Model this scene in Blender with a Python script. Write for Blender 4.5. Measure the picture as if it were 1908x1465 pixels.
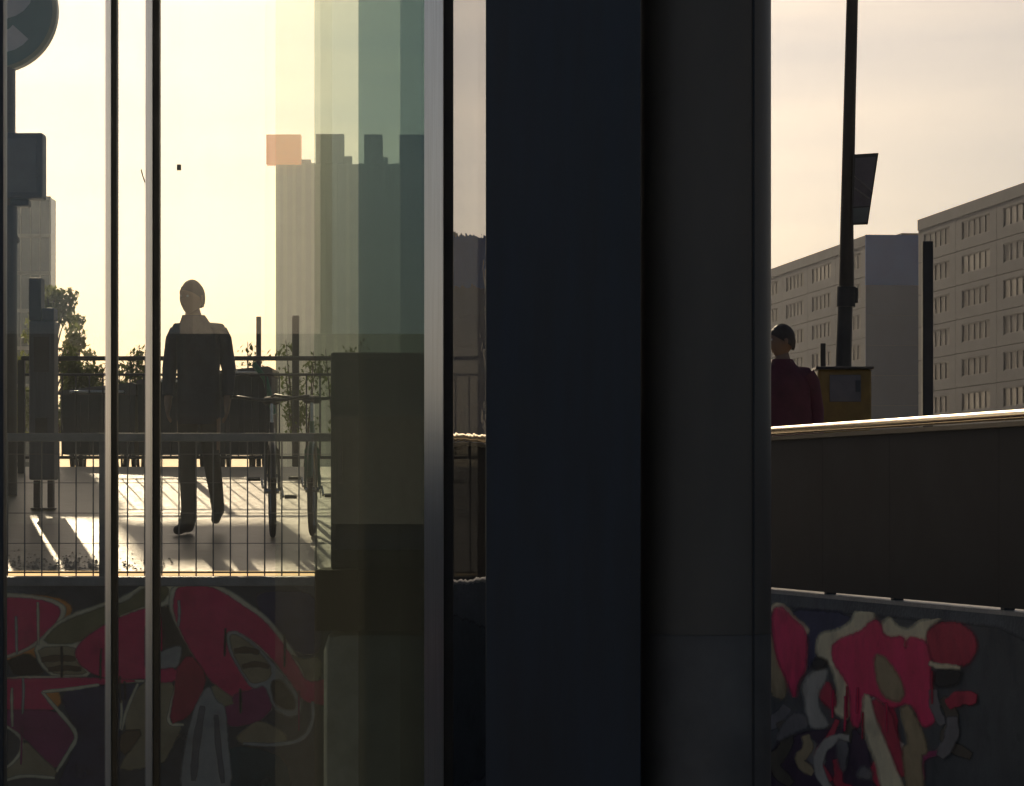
import bpy, bmesh, math, random
from mathutils import Vector, Matrix
from mathutils.geometry import tessellate_polygon

random.seed(7)
for _o in list(bpy.data.objects):
    bpy.data.objects.remove(_o)
SC = bpy.context.scene
COL = SC.collection
R = math.radians

# ------------------------------------------------------------------ camera
CAMZ = 3.0
F = 6000.0                      # focal length in photo pixels (1908 wide)
cam_d = bpy.data.cameras.new('camera')
cam = bpy.data.objects.new('camera', cam_d)
COL.objects.link(cam)
cam.location = (0, 0, CAMZ)
cam.rotation_euler = (R(90), 0, 0)
cam_d.sensor_fit = 'HORIZONTAL'
cam_d.sensor_width = 36.0
cam_d.lens = F / 1908 * 36.0
cam_d.shift_y = (930 - 732.5) / 1908
cam_d.clip_start = 0.1
cam_d.clip_end = 9000
SC.camera = cam

# ------------------------------------------------------------------ sky and sun
SUN_AZ, SUN_EL = R(-12.3), R(22.0)        # azimuth from +Y towards +X
SKY_STRENGTH = 0.085
world = bpy.data.worlds.new('World')
SC.world = world
world.use_nodes = True
wn, wl = world.node_tree.nodes, world.node_tree.links
wn.clear()
sky = wn.new('ShaderNodeTexSky')
sky.sky_type = 'NISHITA'
sky.sun_disc = False
sky.sun_elevation = SUN_EL
sky.sun_rotation = SUN_AZ
sky.altitude = 0
sky.air_density = 0.75
sky.dust_density = 1.6
sky.ozone_density = 1.0
tc = wn.new('ShaderNodeTexCoord')
mp = wn.new('ShaderNodeMapping')
mp.inputs['Scale'].default_value = (1.6, 1.6, 16)
no = wn.new('ShaderNodeTexNoise')
no.inputs['Scale'].default_value = 2.2
no.inputs['Detail'].default_value = 5
cr = wn.new('ShaderNodeValToRGB')
cr.color_ramp.elements[0].position = 0.36
cr.color_ramp.elements[0].color = (0.80, 0.80, 0.83, 1)
cr.color_ramp.elements[1].position = 0.68
cr.color_ramp.elements[1].color = (1.14, 1.06, 0.97, 1)
mx = wn.new('ShaderNodeMix')
mx.data_type = 'RGBA'
mx.blend_type = 'MULTIPLY'
mx.inputs[0].default_value = 1.0
warm = wn.new('ShaderNodeMix')
warm.data_type = 'RGBA'
warm.blend_type = 'MULTIPLY'
warm.inputs[0].default_value = 1.0
warm.inputs[7].default_value = (1.0, 0.97, 0.95, 1)      # thin high evening haze over the whole sky
bg = wn.new('ShaderNodeBackground')
bg.inputs['Strength'].default_value = SKY_STRENGTH
wo = wn.new('ShaderNodeOutputWorld')
wl.new(tc.outputs['Generated'], mp.inputs['Vector'])
wl.new(mp.outputs[0], no.inputs['Vector'])
wl.new(no.outputs['Fac'], cr.inputs['Fac'])
wl.new(sky.outputs[0], mx.inputs[6])
wl.new(cr.outputs[0], mx.inputs[7])
wl.new(mx.outputs[2], warm.inputs[6])
wl.new(warm.outputs[2], bg.inputs['Color'])
wl.new(bg.outputs[0], wo.inputs['Surface'])

sun_d = bpy.data.lights.new('sun', 'SUN')
sun_d.energy = 5.0
sun_d.angle = R(0.6)
sun_d.color = (1.0, 0.80, 0.55)
sun = bpy.data.objects.new('sun', sun_d)
COL.objects.link(sun)
SUNV = Vector((math.sin(SUN_AZ) * math.cos(SUN_EL), math.cos(SUN_AZ) * math.cos(SUN_EL), math.sin(SUN_EL)))
sun.rotation_euler = SUNV.to_track_quat('Z', 'Y').to_euler()
sun.location = SUNV * 60 + Vector((0, 0, 30))

SC.render.engine = 'CYCLES'
SC.render.resolution_x, SC.render.resolution_y = 1024, 786
SC.view_settings.view_transform = 'Standard'
SC.view_settings.look = 'None'
SC.view_settings.gamma = 1.0
SC.view_settings.use_curve_mapping = False
SC.view_settings.exposure = -0.88
SC.cycles.use_denoising = True
SC.cycles.use_light_tree = False
SC.cycles.max_bounces = 8
SC.cycles.diffuse_bounces = 3
SC.cycles.glossy_bounces = 4
SC.cycles.caustics_reflective = False
SC.cycles.caustics_refractive = False
SC.cycles.transparent_max_bounces = 64
SC.cycles.volume_bounces = 0
SC.cycles.volume_max_steps = 64


def P(px, py, d):
    """point at distance d (m along the view axis) for a photo pixel"""
    return Vector(((px - 954) / F * d, d, CAMZ + (930 - py) / F * d))


# ------------------------------------------------------------------ materials
def lin(c):
    c /= 255.0
    return c / 12.92 if c <= 0.04045 else ((c + 0.055) / 1.055) ** 2.4


MATS = {}


def mat(name, col, rough=0.6, metal=0.0, var=0.25, scale=6.0, bump=0.0, bscale=60.0, spec=0.5, coord='Object', col2=None,
        stretch=(1, 1, 1), rvar=0.0):
    if name in MATS:
        return MATS[name]
    m = bpy.data.materials.new(name)
    m.use_nodes = True
    nt = m.node_tree
    n, l = nt.nodes, nt.links
    b = n['Principled BSDF']
    b.inputs['Roughness'].default_value = rough
    b.inputs['Metallic'].default_value = metal
    b.inputs['Specular IOR Level'].default_value = spec
    t = n.new('ShaderNodeTexCoord')
    mpp = n.new('ShaderNodeMapping')
    mpp.inputs['Scale'].default_value = stretch
    l.new(t.outputs[coord], mpp.inputs['Vector'])
    nz = n.new('ShaderNodeTexNoise')
    nz.inputs['Scale'].default_value = scale
    nz.inputs['Detail'].default_value = 6
    nz.inputs['Roughness'].default_value = 0.62
    l.new(mpp.outputs[0], nz.inputs['Vector'])
    rp = n.new('ShaderNodeValToRGB')
    rp.color_ramp.elements[0].position = 0.3
    rp.color_ramp.elements[1].position = 0.72
    c2 = col2 if col2 else tuple(min(1, c * (1 + var)) for c in col)
    rp.color_ramp.elements[0].color = tuple(c * (1 - var) for c in col) + (1,)
    rp.color_ramp.elements[1].color = tuple(c2) + (1,)
    l.new(nz.outputs['Fac'], rp.inputs['Fac'])
    l.new(rp.outputs['Color'], b.inputs['Base Color'])
    if rvar:
        mr = n.new('ShaderNodeMapRange')
        mr.inputs['To Min'].default_value = max(0.02, rough - rvar)
        mr.inputs['To Max'].default_value = min(1, rough + rvar)
        l.new(nz.outputs['Fac'], mr.inputs['Value'])
        l.new(mr.outputs[0], b.inputs['Roughness'])
    if bump:
        nb = n.new('ShaderNodeTexNoise')
        nb.inputs['Scale'].default_value = bscale
        nb.inputs['Detail'].default_value = 4
        l.new(mpp.outputs[0], nb.inputs['Vector'])
        bp = n.new('ShaderNodeBump')
        bp.inputs['Strength'].default_value = bump
        bp.inputs['Distance'].default_value = 0.02
        l.new(nb.outputs['Fac'], bp.inputs['Height'])
        l.new(bp.outputs['Normal'], b.inputs['Normal'])
    MATS[name] = m
    return m


def glass(name, tint, ior=1.5, dust=0.03, dust_col=(0.8, 0.78, 0.7), wave=0.0, streak=True):
    """thin pane: clear tint per face, mirror by Fresnel on the outer face, a film of dust that scatters light"""
    m = bpy.data.materials.new(name)
    m.use_nodes = True
    n, l = m.node_tree.nodes, m.node_tree.links
    n.clear()
    out = n.new('ShaderNodeOutputMaterial')
    tr = n.new('ShaderNodeBsdfTransparent')
    tr.inputs['Color'].default_value = tuple(math.sqrt(c) for c in tint) + (1,)
    gl = n.new('ShaderNodeBsdfGlossy')
    gl.inputs['Roughness'].default_value = 0.0
    fr = n.new('ShaderNodeFresnel')
    fr.inputs['IOR'].default_value = ior
    ge = n.new('ShaderNodeNewGeometry')
    inv = n.new('ShaderNodeMath')
    inv.operation = 'SUBTRACT'
    inv.inputs[0].default_value = 1.0
    l.new(ge.outputs['Backfacing'], inv.inputs[1])
    mu = n.new('ShaderNodeMath')
    mu.operation = 'MULTIPLY'
    l.new(fr.outputs[0], mu.inputs[0])
    l.new(inv.outputs[0], mu.inputs[1])
    m1 = n.new('ShaderNodeMixShader')
    l.new(mu.outputs[0], m1.inputs[0])
    l.new(tr.outputs[0], m1.inputs[1])
    l.new(gl.outputs[0], m1.inputs[2])
    tcn = n.new('ShaderNodeTexCoord')
    if wave:
        w = n.new('ShaderNodeTexNoise')
        w.inputs['Scale'].default_value = 1.0
        w.inputs['Detail'].default_value = 3
        mpw = n.new('ShaderNodeMapping')
        mpw.inputs['Scale'].default_value = (1.2, 1.2, 5.0)
        l.new(tcn.outputs['Object'], mpw.inputs['Vector'])
        l.new(mpw.outputs[0], w.inputs['Vector'])
        bp = n.new('ShaderNodeBump')
        bp.inputs['Strength'].default_value = wave
        bp.inputs['Distance'].default_value = 0.01
        l.new(w.outputs['Fac'], bp.inputs['Height'])
        l.new(bp.outputs[0], gl.inputs['Normal'])
    tl = n.new('ShaderNodeBsdfTranslucent')
    tl.inputs['Color'].default_value = dust_col + (1,)
    mpd = n.new('ShaderNodeMapping')
    mpd.inputs['Scale'].default_value = (9, 9, 0.7)
    l.new(tcn.outputs['Object'], mpd.inputs['Vector'])
    nz = n.new('ShaderNodeTexNoise')
    nz.inputs['Scale'].default_value = 1.6
    nz.inputs['Detail'].default_value = 6
    l.new(mpd.outputs[0], nz.inputs['Vector'])
    mr = n.new('ShaderNodeMapRange')
    mr.inputs['From Min'].default_value = 0.3
    mr.inputs['From Max'].default_value = 0.7
    mr.inputs['To Min'].default_value = dust * (0.75 if streak else 1)
    mr.inputs['To Max'].default_value = dust * (1.3 if streak else 1)
    l.new(nz.outputs['Fac'], mr.inputs['Value'])
    md = n.new('ShaderNodeMath')
    md.operation = 'MULTIPLY'
    l.new(mr.outputs[0], md.inputs[0])
    l.new(inv.outputs[0], md.inputs[1])
    m2 = n.new('ShaderNodeMixShader')
    l.new(md.outputs[0], m2.inputs[0])
    l.new(m1.outputs[0], m2.inputs[1])
    l.new(tl.outputs[0], m2.inputs[2])
    l.new(m2.outputs[0], out.inputs['Surface'])
    MATS[name] = m
    return m


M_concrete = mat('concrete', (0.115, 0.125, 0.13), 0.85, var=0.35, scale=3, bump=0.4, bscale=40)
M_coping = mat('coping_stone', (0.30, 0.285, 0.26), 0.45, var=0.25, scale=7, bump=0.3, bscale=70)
M_court = mat('court_floor', (0.30, 0.30, 0.30), 0.8, var=0.3, scale=1.5, bump=0.2, bscale=30)
M_steel = mat('brushed_steel', (0.92, 0.91, 0.88), 0.34, 0.9, var=0.12, scale=4, stretch=(20, 20, 0.6))
M_steelrail = mat('polished_rail', (0.75, 0.62, 0.42), 0.16, 1.0, var=0.1, scale=8)
M_galv = mat('galvanised_bar', (0.20, 0.195, 0.185), 0.5, 0.6, var=0.2, scale=12)
M_greyrail = mat('grey_painted_rail', (0.26, 0.25, 0.22), 0.55, 0.0, var=0.2, scale=9)
M_darkmetal = mat('dark_metal', (0.024, 0.028, 0.033), 0.45, 0.3, var=0.25, scale=8)
M_brown = mat('bronze_frame', (0.10, 0.08, 0.05), 0.4, 0.6, var=0.2, scale=6)
M_navy = mat('navy_steel', (0.010, 0.022, 0.042), 0.36, 0.0, var=0.4, scale=3.0, spec=0.6, stretch=(3, 1, 0.4), rvar=0.14)
M_column = mat('column_paint', (0.105, 0.095, 0.080), 0.45, 0.0, var=0.2, scale=2.5, spec=0.55, stretch=(1, 1, 0.35), rvar=0.08)
M_colbase = mat('column_base_paint', (0.12, 0.11, 0.098), 0.5, 0.0, var=0.25, scale=5, spec=0.55)
M_panel = mat('panel_sheet', (0.012, 0.014, 0.017), 0.6, 0.0, var=0.3, scale=2.5, spec=0.2)
M_shaft = mat('shaft_concrete', (0.36, 0.36, 0.34), 0.8, var=0.3, scale=5, bump=0.3)

# ------------------------------------------------------------------ mesh helpers
class MB:
    def __init__(s):
        s.v, s.f, s.mi, s.cur = [], [], [], 0

    def add(s, vs, fs):
        o = len(s.v)
        s.v += [tuple(v) for v in vs]
        s.f += [tuple(i + o for i in f) for f in fs]
        s.mi += [s.cur] * len(fs)
        return s

    def box(s, x0, x1, y0, y1, z0, z1, M=None):
        vs = [Vector((x, y, z)) for z in (z0, z1) for y in (y0, y1) for x in (x0, x1)]
        if M is not None:
            vs = [M @ v for v in vs]
        return s.add(vs, [(0, 2, 3, 1), (4, 5, 7, 6), (0, 1, 5, 4), (2, 6, 7, 3), (0, 4, 6, 2), (1, 3, 7, 5)])

    def bbox(s, x0, x1, y0, y1, z0, z1, b=0.01, M=None):
        """box with chamfered edges"""
        bm = bmesh.new()
        r = bmesh.ops.create_cube(bm, size=1)
        for v in bm.verts:
            v.co = Vector(((x0 + x1) / 2 + v.co.x * (x1 - x0), (y0 + y1) / 2 + v.co.y * (y1 - y0), (z0 + z1) / 2 + v.co.z * (z1 - z0)))
        bmesh.ops.bevel(bm, geom=bm.edges[:], offset=b, segments=2, affect='EDGES', profile=0.6)
        bm.verts.index_update()
        vs = [v.co.copy() for v in bm.verts]
        if M is not None:
            vs = [M @ v for v in vs]
        s.add(vs, [[v.index for v in f.verts] for f in bm.faces])
        bm.free()
        return s

    def tube(s, pts, rad, n=10, closed=False):
        pts = [Vector(p) for p in pts]
        rads = rad if isinstance(rad, (list, tuple)) else [rad] * len(pts)
        vs, fs = [], []
        N = len(pts)
        up = None
        for i, p in enumerate(pts):
            if closed:
                t = pts[(i + 1) % N] - pts[i - 1]
            else:
                t = pts[min(i + 1, N - 1)] - pts[max(i - 1, 0)]
            t.normalize()
            if up is None:
                up = Vector((0, 0, 1)) if abs(t.z) < 0.9 else Vector((0, 1, 0))
            a = t.cross(up)
            if a.length < 1e-5:
                a = t.orthogonal()
            a.normalize()
            b = a.cross(t).normalized()
            up = b
            for k in range(n):
                an = 2 * math.pi * k / n
                vs.append(p + (a * math.cos(an) + b * math.sin(an)) * rads[i])
        for i in range(N if closed else N - 1):
            j = (i + 1) % N
            for k in range(n):
                k2 = (k + 1) % n
                fs.append((i * n + k, i * n + k2, j * n + k2, j * n + k))
        if not closed:
            fs.append(tuple(range(n - 1, -1, -1)))
            fs.append(tuple((N - 1) * n + k for k in range(n)))
        return s.add(vs, fs)

    def lathe(s, prof, n=20, M=None, sx=1.0, sy=1.0):
        vs, fs = [], []
        for (r, z) in prof:
            for k in range(n):
                an = 2 * math.pi * k / n
                v = Vector((r * sx * math.cos(an), r * sy * math.sin(an), z))
                vs.append(M @ v if M is not None else v)
        m = len(prof)
        for i in range(m - 1):
            for k in range(n):
                k2 = (k + 1) % n
                fs.append((i * n + k, i * n + k2, (i + 1) * n + k2, (i + 1) * n + k))
        fs.append(tuple(range(n - 1, -1, -1)))
        fs.append(tuple((m - 1) * n + k for k in range(n)))
        return s.add(vs, fs)

    def prism(s, pts, n, depth):
        """flat outline (3-D points) pushed back by depth along -n"""
        pts = [Vector(p) for p in pts]
        n = Vector(n).normalized()
        tris = tessellate_polygon([pts])
        N = len(pts)
        vs = pts + [p - n * depth for p in pts]
        fs = []
        for t in tris:
            a, b, c = t
            nn = (pts[b] - pts[a]).cross(pts[c] - pts[a])
            if nn.dot(n) < 0:
                b, c = c, b
            fs.append((a, b, c))
            fs.append((a + N, c + N, b + N))
        for i in range(N):
            j = (i + 1) % N
            fs.append((i, i + N, j + N, j))
        return s.add(vs, fs)

    def build(s, name, mats, parent=None, smooth=False):
        me = bpy.data.meshes.new(name)
        me.from_pydata(s.v, [], s.f)
        for m in (mats if isinstance(mats, (list, tuple)) else [mats]):
            me.materials.append(m)
        me.polygons.foreach_set('material_index', s.mi)
        if smooth:
            me.polygons.foreach_set('use_smooth', [True] * len(s.f))
            try:
                me.set_sharp_from_angle(angle=R(40))
            except Exception:
                pass
        me.update()
        return link(name, me, parent)


def link(name, me, parent=None):
    o = bpy.data.objects.new(name, me)
    COL.objects.link(o)
    if parent is not None:
        o.parent = parent
    return o


def tag(o, label, cat, group=None):
    o['label'] = label
    o['category'] = cat
    if group:
        o['group'] = group
    return o


def thing(name, label, cat, loc=(0, 0, 0), rotz=0.0, group=None):
    o = bpy.data.objects.new(name, None)
    COL.objects.link(o)
    o.location = loc
    o.rotation_euler = (0, 0, rotz)
    o.empty_display_size = 0.2
    return tag(o, label, cat, group)


def struct(o):
    o['kind'] = 'structure'
    return o


def copy_tree(o, parent=None):
    c = o.copy()
    COL.objects.link(c)
    c.parent = parent
    for ch in o.children:
        copy_tree(ch, c)
    return c


# ------------------------------------------------------------------ ground of the place
WALL_Y = 21.2                       # front face of the frontal retaining wall
ZT = 2.487                          # top of the retaining walls
SLOPE = 0.108
CREST = 28.6
CORNER = Vector((0.74, WALL_Y, 0))
U = Vector((0.2272, -0.9738, 0)).normalized()      # along the right-hand wall, towards the camera
NR = Vector((U.y, -U.x, 0))                        # its face towards the court
RLEN = 22.0


def gz(y):
    if y < WALL_Y:
        return ZT
    return ZT + SLOPE * (min(y, CREST) - WALL_Y)


m = bpy.data.materials.new('plaza_paving')
m.use_nodes = True
n, l = m.node_tree.nodes, m.node_tree.links
b = n['Principled BSDF']
t = n.new('ShaderNodeTexCoord')
nz = n.new('ShaderNodeTexNoise')
nz.inputs['Scale'].default_value = 0.9
nz.inputs['Detail'].default_value = 8
l.new(t.outputs['Object'], nz.inputs['Vector'])
rp = n.new('ShaderNodeValToRGB')
rp.color_ramp.elements[0].position = 0.3
rp.color_ramp.elements[0].color = (0.38, 0.29, 0.17, 1)
rp.color_ramp.elements[1].position = 0.7
rp.color_ramp.elements[1].color = (0.52, 0.41, 0.26, 1)
l.new(nz.outputs['Fac'], rp.inputs['Fac'])
l.new(rp.outputs[0], b.inputs['Base Color'])
nf = n.new('ShaderNodeTexNoise')
nf.inputs['Scale'].default_value = 9
nf.inputs['Detail'].default_value = 5
l.new(t.outputs['Object'], nf.inputs['Vector'])
bp = n.new('ShaderNodeBump')
bp.inputs['Strength'].default_value = 0.35
bp.inputs['Distance'].default_value = 0.02
l.new(nf.outputs['Fac'], bp.inputs['Height'])
l.new(bp.outputs[0], b.inputs['Normal'])
b.inputs['Roughness'].default_value = 0.45
b.inputs['Specular IOR Level'].default_value = 0.7
M_plaza = m

g = MB()
BIG = 1500
yb = WALL_Y + 0.3
# behind the frontal wall: slope up to the crest, then flat to the horizon
g.add([(-BIG, yb, gz(yb)), (BIG, yb, gz(yb)), (BIG, CREST, gz(CREST)), (-BIG, CREST, gz(CREST)), (BIG, BIG, gz(CREST)), (-BIG, BIG, gz(CREST))],
      [(0, 1, 2, 3), (3, 2, 4, 5)])
c0 = CORNER - NR * 0.3
c1 = c0 + U * RLEN
kx = c0 + U * ((yb - c0.y) / U.y)
g.add([(kx.x, yb, ZT + 0.0), (c1.x, c1.y, ZT), (BIG, c1.y, ZT), (BIG, yb, ZT + SLOPE * 0.3)], [(0, 1, 2, 3)])
g.add([(-BIG, -12, ZT), (-9.3, -12, ZT), (-9.3, yb, ZT + SLOPE * 0.3), (-BIG, yb, ZT + SLOPE * 0.3)], [(0, 1, 2, 3)])
g.add([(c1.x, c1.y, ZT), (8.0, -12, ZT), (BIG, -12, ZT), (BIG, c1.y, ZT)], [(0, 1, 2, 3)])
struct(g.build('plaza_ground', M_plaza))
ra = MB().add([(-BIG, -BIG, ZT), (BIG, -BIG, ZT), (BIG, -12.3, ZT), (-BIG, -12.3, ZT)], [(0, 1, 2, 3)])
struct(ra.build('asphalt_street', mat('asphalt', (0.05, 0.052, 0.055), 0.85, var=0.25, scale=0.8)))
g = MB()
g.add([(-9.3, -12.3, 0), (9, -12.3, 0), (9, WALL_Y + 0.1, 0), (-9.3, WALL_Y + 0.1, 0)], [(0, 1, 2, 3)])
struct(g.build('court_floor', M_court))

# gravel strip just behind the mesh fence on the left
mg = mat('gravel_stone', (0.50, 0.42, 0.31), 0.6, var=0.45, scale=25)
gb = MB()
rg = random.Random(3)
for i in range(800):
    x = rg.uniform(-4.6, -2.75) if rg.random() < 0.9 else rg.uniform(-2.8, -2.3)
    y = yb + abs(rg.gauss(0, 0.36)) + 0.03
    r = rg.uniform(0.006, 0.016)
    M = Matrix.Translation((x, y, gz(y) + r * 0.35)) @ Matrix.Rotation(rg.uniform(0, 6), 4, 'Z')
    gb.add([M @ Vector(v) for v in ((r, 0, 0), (0, r, 0), (-r, 0, 0), (0, -r, 0), (0, 0, r * 0.9), (0, 0, -r))],
           [(0, 1, 4), (1, 2, 4), (2, 3, 4), (3, 0, 4)])
go = gb.build('gravel', mg)
go['kind'] = 'stuff'
tag(go, 'loose pale gravel strewn along the foot of the mesh fence', 'gravel')

# ------------------------------------------------------------------ retaining walls with graffiti
wall_f = thing('retaining_wall', 'shaded concrete retaining wall with bold red graffiti below the mesh fence', 'wall', (-4, WALL_Y, 0))
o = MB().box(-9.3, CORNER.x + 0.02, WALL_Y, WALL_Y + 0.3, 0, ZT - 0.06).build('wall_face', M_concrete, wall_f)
o.matrix_parent_inverse = Matrix.Translation((4, -WALL_Y, 0))
o = MB().bbox(-9.3, CORNER.x + 0.02, WALL_Y - 0.015, WALL_Y + 0.3, ZT - 0.06, ZT, 0.006).build('coping', M_coping, wall_f)
o.matrix_parent_inverse = Matrix.Translation((4, -WALL_Y, 0))

wall_r = thing('retaining_wall', 'dim concrete side wall with crimson flame graffiti below the solid dark parapet', 'wall', CORNER + U * 5)
rw_inv = Matrix.Translation(-(CORNER + U * 5))


def RP(s, off, z):
    """point on the right wall: s metres from the corner, off metres in front of its face"""
    q = CORNER + U * s + NR * off
    return Vector((q.x, q.y, z))


def rbox(mb, s0, s1, o0, o1, z0, z1):
    vs = [RP(s, of, z) for z in (z0, z1) for of in (o1, o0) for s in (s0, s1)]
    return mb.add(vs, [(0, 2, 3, 1), (4, 5, 7, 6), (0, 1, 5, 4), (2, 6, 7, 3), (0, 4, 6, 2), (1, 3, 7, 5)])


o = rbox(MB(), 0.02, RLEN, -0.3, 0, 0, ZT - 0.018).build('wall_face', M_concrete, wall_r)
o.matrix_parent_inverse = rw_inv
o = rbox(MB(), 0.05, RLEN, -0.3, 0.003, ZT - 0.018, ZT).build('coping', M_coping, wall_r)
o.matrix_parent_inverse = rw_inv
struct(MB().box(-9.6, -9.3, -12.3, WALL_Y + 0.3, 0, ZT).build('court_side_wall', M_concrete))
struct(MB().box(-9.3, 9, -12.6, -12.3, 0, ZT).build('court_back_wall', mat('dark_clinker', (0.014, 0.016, 0.018), 0.8, var=0.3, scale=5)))

PAINT = {
    'crimson': (0.95, 0.04, 0.15), 'purple': (0.38, 0.04, 0.15), 'darkred': (0.55, 0.035, 0.08),
    'cream': (0.86, 0.74, 0.48), 'olive': (0.27, 0.23, 0.11), 'tan': (0.44, 0.34, 0.19), 'orange': (0.85, 0.32, 0.07),
    'black': (0.022, 0.023, 0.024), 'navy': (0.035, 0.045, 0.11), 'pale': (0.50, 0.47, 0.40), 'teal': (0.02, 0.085, 0.095),
    'brown': (0.17, 0.11, 0.06), 'grey': (0.20, 0.19, 0.19), 'umber': (0.10, 0.085, 0.06), 'plum': (0.055, 0.03, 0.065), 'primer': (0.075, 0.086, 0.092),
}


def paint(c):
    return mat('paint_' + c, PAINT[c], 0.55, var=0.22, scale=7, bump=0.15, bscale=90, spec=0.35)


def smooth_poly(pts, it=2):
    for _ in range(it):
        q = []
        for i in range(len(pts)):
            a, b2 = pts[i], pts[(i + 1) % len(pts)]
            q.append((a[0] * .8 + b2[0] * .2, a[1] * .8 + b2[1] * .2))
            q.append((a[0] * .2 + b2[0] * .8, a[1] * .2 + b2[1] * .8))
        pts = q
    return pts


def smooth_line(pts, it=2):
    for _ in range(it):
        q = [pts[0]]
        for i in range(len(pts) - 1):
            a, b2 = pts[i], pts[i + 1]
            q.append((a[0] * .75 + b2[0] * .25, a[1] * .75 + b2[1] * .25))
            q.append((a[0] * .25 + b2[0] * .75, a[1] * .25 + b2[1] * .75))
        q.append(pts[-1])
        pts = q
    return pts


def ribbon(pts, w):
    pts = smooth_line(pts)
    L, Rr = [], []
    N = len(pts)
    for i in range(N):
        a, b2 = pts[max(0, i - 1)], pts[min(N - 1, i + 1)]
        dx, dy = b2[0] - a[0], b2[1] - a[1]
        q = math.hypot(dx, dy) or 1
        ww = w * (0.55 + 0.45 * math.sin(math.pi * min(1, max(0, (i + 0.6) / N)))) * (1 + 0.12 * math.sin(i * 1.7))
        L.append((pts[i][0] - dy / q * ww / 2, pts[i][1] + dx / q * ww / 2))
        Rr.append((pts[i][0] + dy / q * ww / 2, pts[i][1] - dx / q * ww / 2))
    return L + Rr[::-1]


def front_pt(zx, zy, off):
    px, py = zx * 0.4198, 850 + zy * 0.4198
    p = P(px, py, WALL_Y)
    return Vector((p.x, WALL_Y - off, p.z))


def right_pt(zx, zy, off):
    px, py = 1380 + zx * 0.2833, 1050 + zy * 0.2833
    ray = Vector(((px - 954) / F, 1, (930 - py) / F))
    tt = CORNER.dot(NR) / Vector((ray.x, ray.y, 0)).dot(NR)
    q = ray * tt + NR * off
    return Vector((q.x, q.y, CAMZ + ray.z * tt))


def grow(pts, w):
    """outline pushed outwards by w"""
    N = len(pts)
    area = sum(pts[i][0] * pts[(i + 1) % N][1] - pts[(i + 1) % N][0] * pts[i][1] for i in range(N))
    sg = 1 if area > 0 else -1
    out = []
    for i in range(N):
        a_, b_, c_ = pts[i - 1], pts[i], pts[(i + 1) % N]
        e1 = Vector((b_[0] - a_[0], b_[1] - a_[1])).normalized()
        e2 = Vector((c_[0] - b_[0], c_[1] - b_[1])).normalized()
        nn = Vector((e1.y + e2.y, -e1.x - e2.x)) * sg
        if nn.length < 0.3:
            nn = Vector((e1.y, -e1.x)) * sg
        nn.normalize()
        out.append((b_[0] + nn.x * w, b_[1] + nn.y * w))
    return out


def paint_soft(c):
    nm = 'spray_' + c
    if nm in MATS:
        return MATS[nm]
    m_ = mat(nm, PAINT[c], 0.6, var=0.2, scale=5, bump=0.1, bscale=90, spec=0.3)
    n_, l_ = m_.node_tree.nodes, m_.node_tree.links
    at = n_.new('ShaderNodeAttribute')
    at.attribute_name = 'cover'
    tcn = n_.new('ShaderNodeTexCoord')
    nz_ = n_.new('ShaderNodeTexNoise')
    nz_.inputs['Scale'].default_value = 26
    nz_.inputs['Detail'].default_value = 5
    l_.new(tcn.outputs['Object'], nz_.inputs['Vector'])
    nz2 = n_.new('ShaderNodeTexNoise')
    nz2.inputs['Scale'].default_value = 3.2
    nz2.inputs['Detail'].default_value = 6
    l_.new(tcn.outputs['Object'], nz2.inputs['Vector'])
    wear = n_.new('ShaderNodeMapRange')
    wear.inputs['From Min'].default_value = 0.30
    wear.inputs['From Max'].default_value = 0.46
    wear.inputs['To Min'].default_value = 0.7
    wear.inputs['To Max'].default_value = 1.0
    l_.new(nz2.outputs['Fac'], wear.inputs['Value'])
    ad = n_.new('ShaderNodeMath')
    ad.operation = 'MULTIPLY_ADD'
    l_.new(nz_.outputs['Fac'], ad.inputs[0])
    ad.inputs[1].default_value = 0.6
    ad.inputs[2].default_value = -0.3
    su = n_.new('ShaderNodeMath')
    su.operation = 'ADD'
    l_.new(at.outputs['Fac'], su.inputs[0])
    l_.new(ad.outputs[0], su.inputs[1])
    st = n_.new('ShaderNodeMapRange')
    st.inputs['From Min'].default_value = 0.05
    st.inputs['From Max'].default_value = 0.95
    l_.new(su.outputs[0], st.inputs['Value'])
    mm = n_.new('ShaderNodeMath')
    mm.operation = 'MULTIPLY'
    l_.new(st.outputs[0], mm.inputs[0])
    l_.new(wear.outputs[0], mm.inputs[1])
    tr_ = n_.new('ShaderNodeBsdfTransparent')
    mx2 = n_.new('ShaderNodeMixShader')
    l_.new(mm.outputs[0], mx2.inputs[0])
    l_.new(tr_.outputs[0], mx2.inputs[1])
    l_.new(n_['Principled BSDF'].outputs[0], mx2.inputs[2])
    l_.new(mx2.outputs[0], n_['Material Output'].inputs['Surface'])
    return m_


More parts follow.
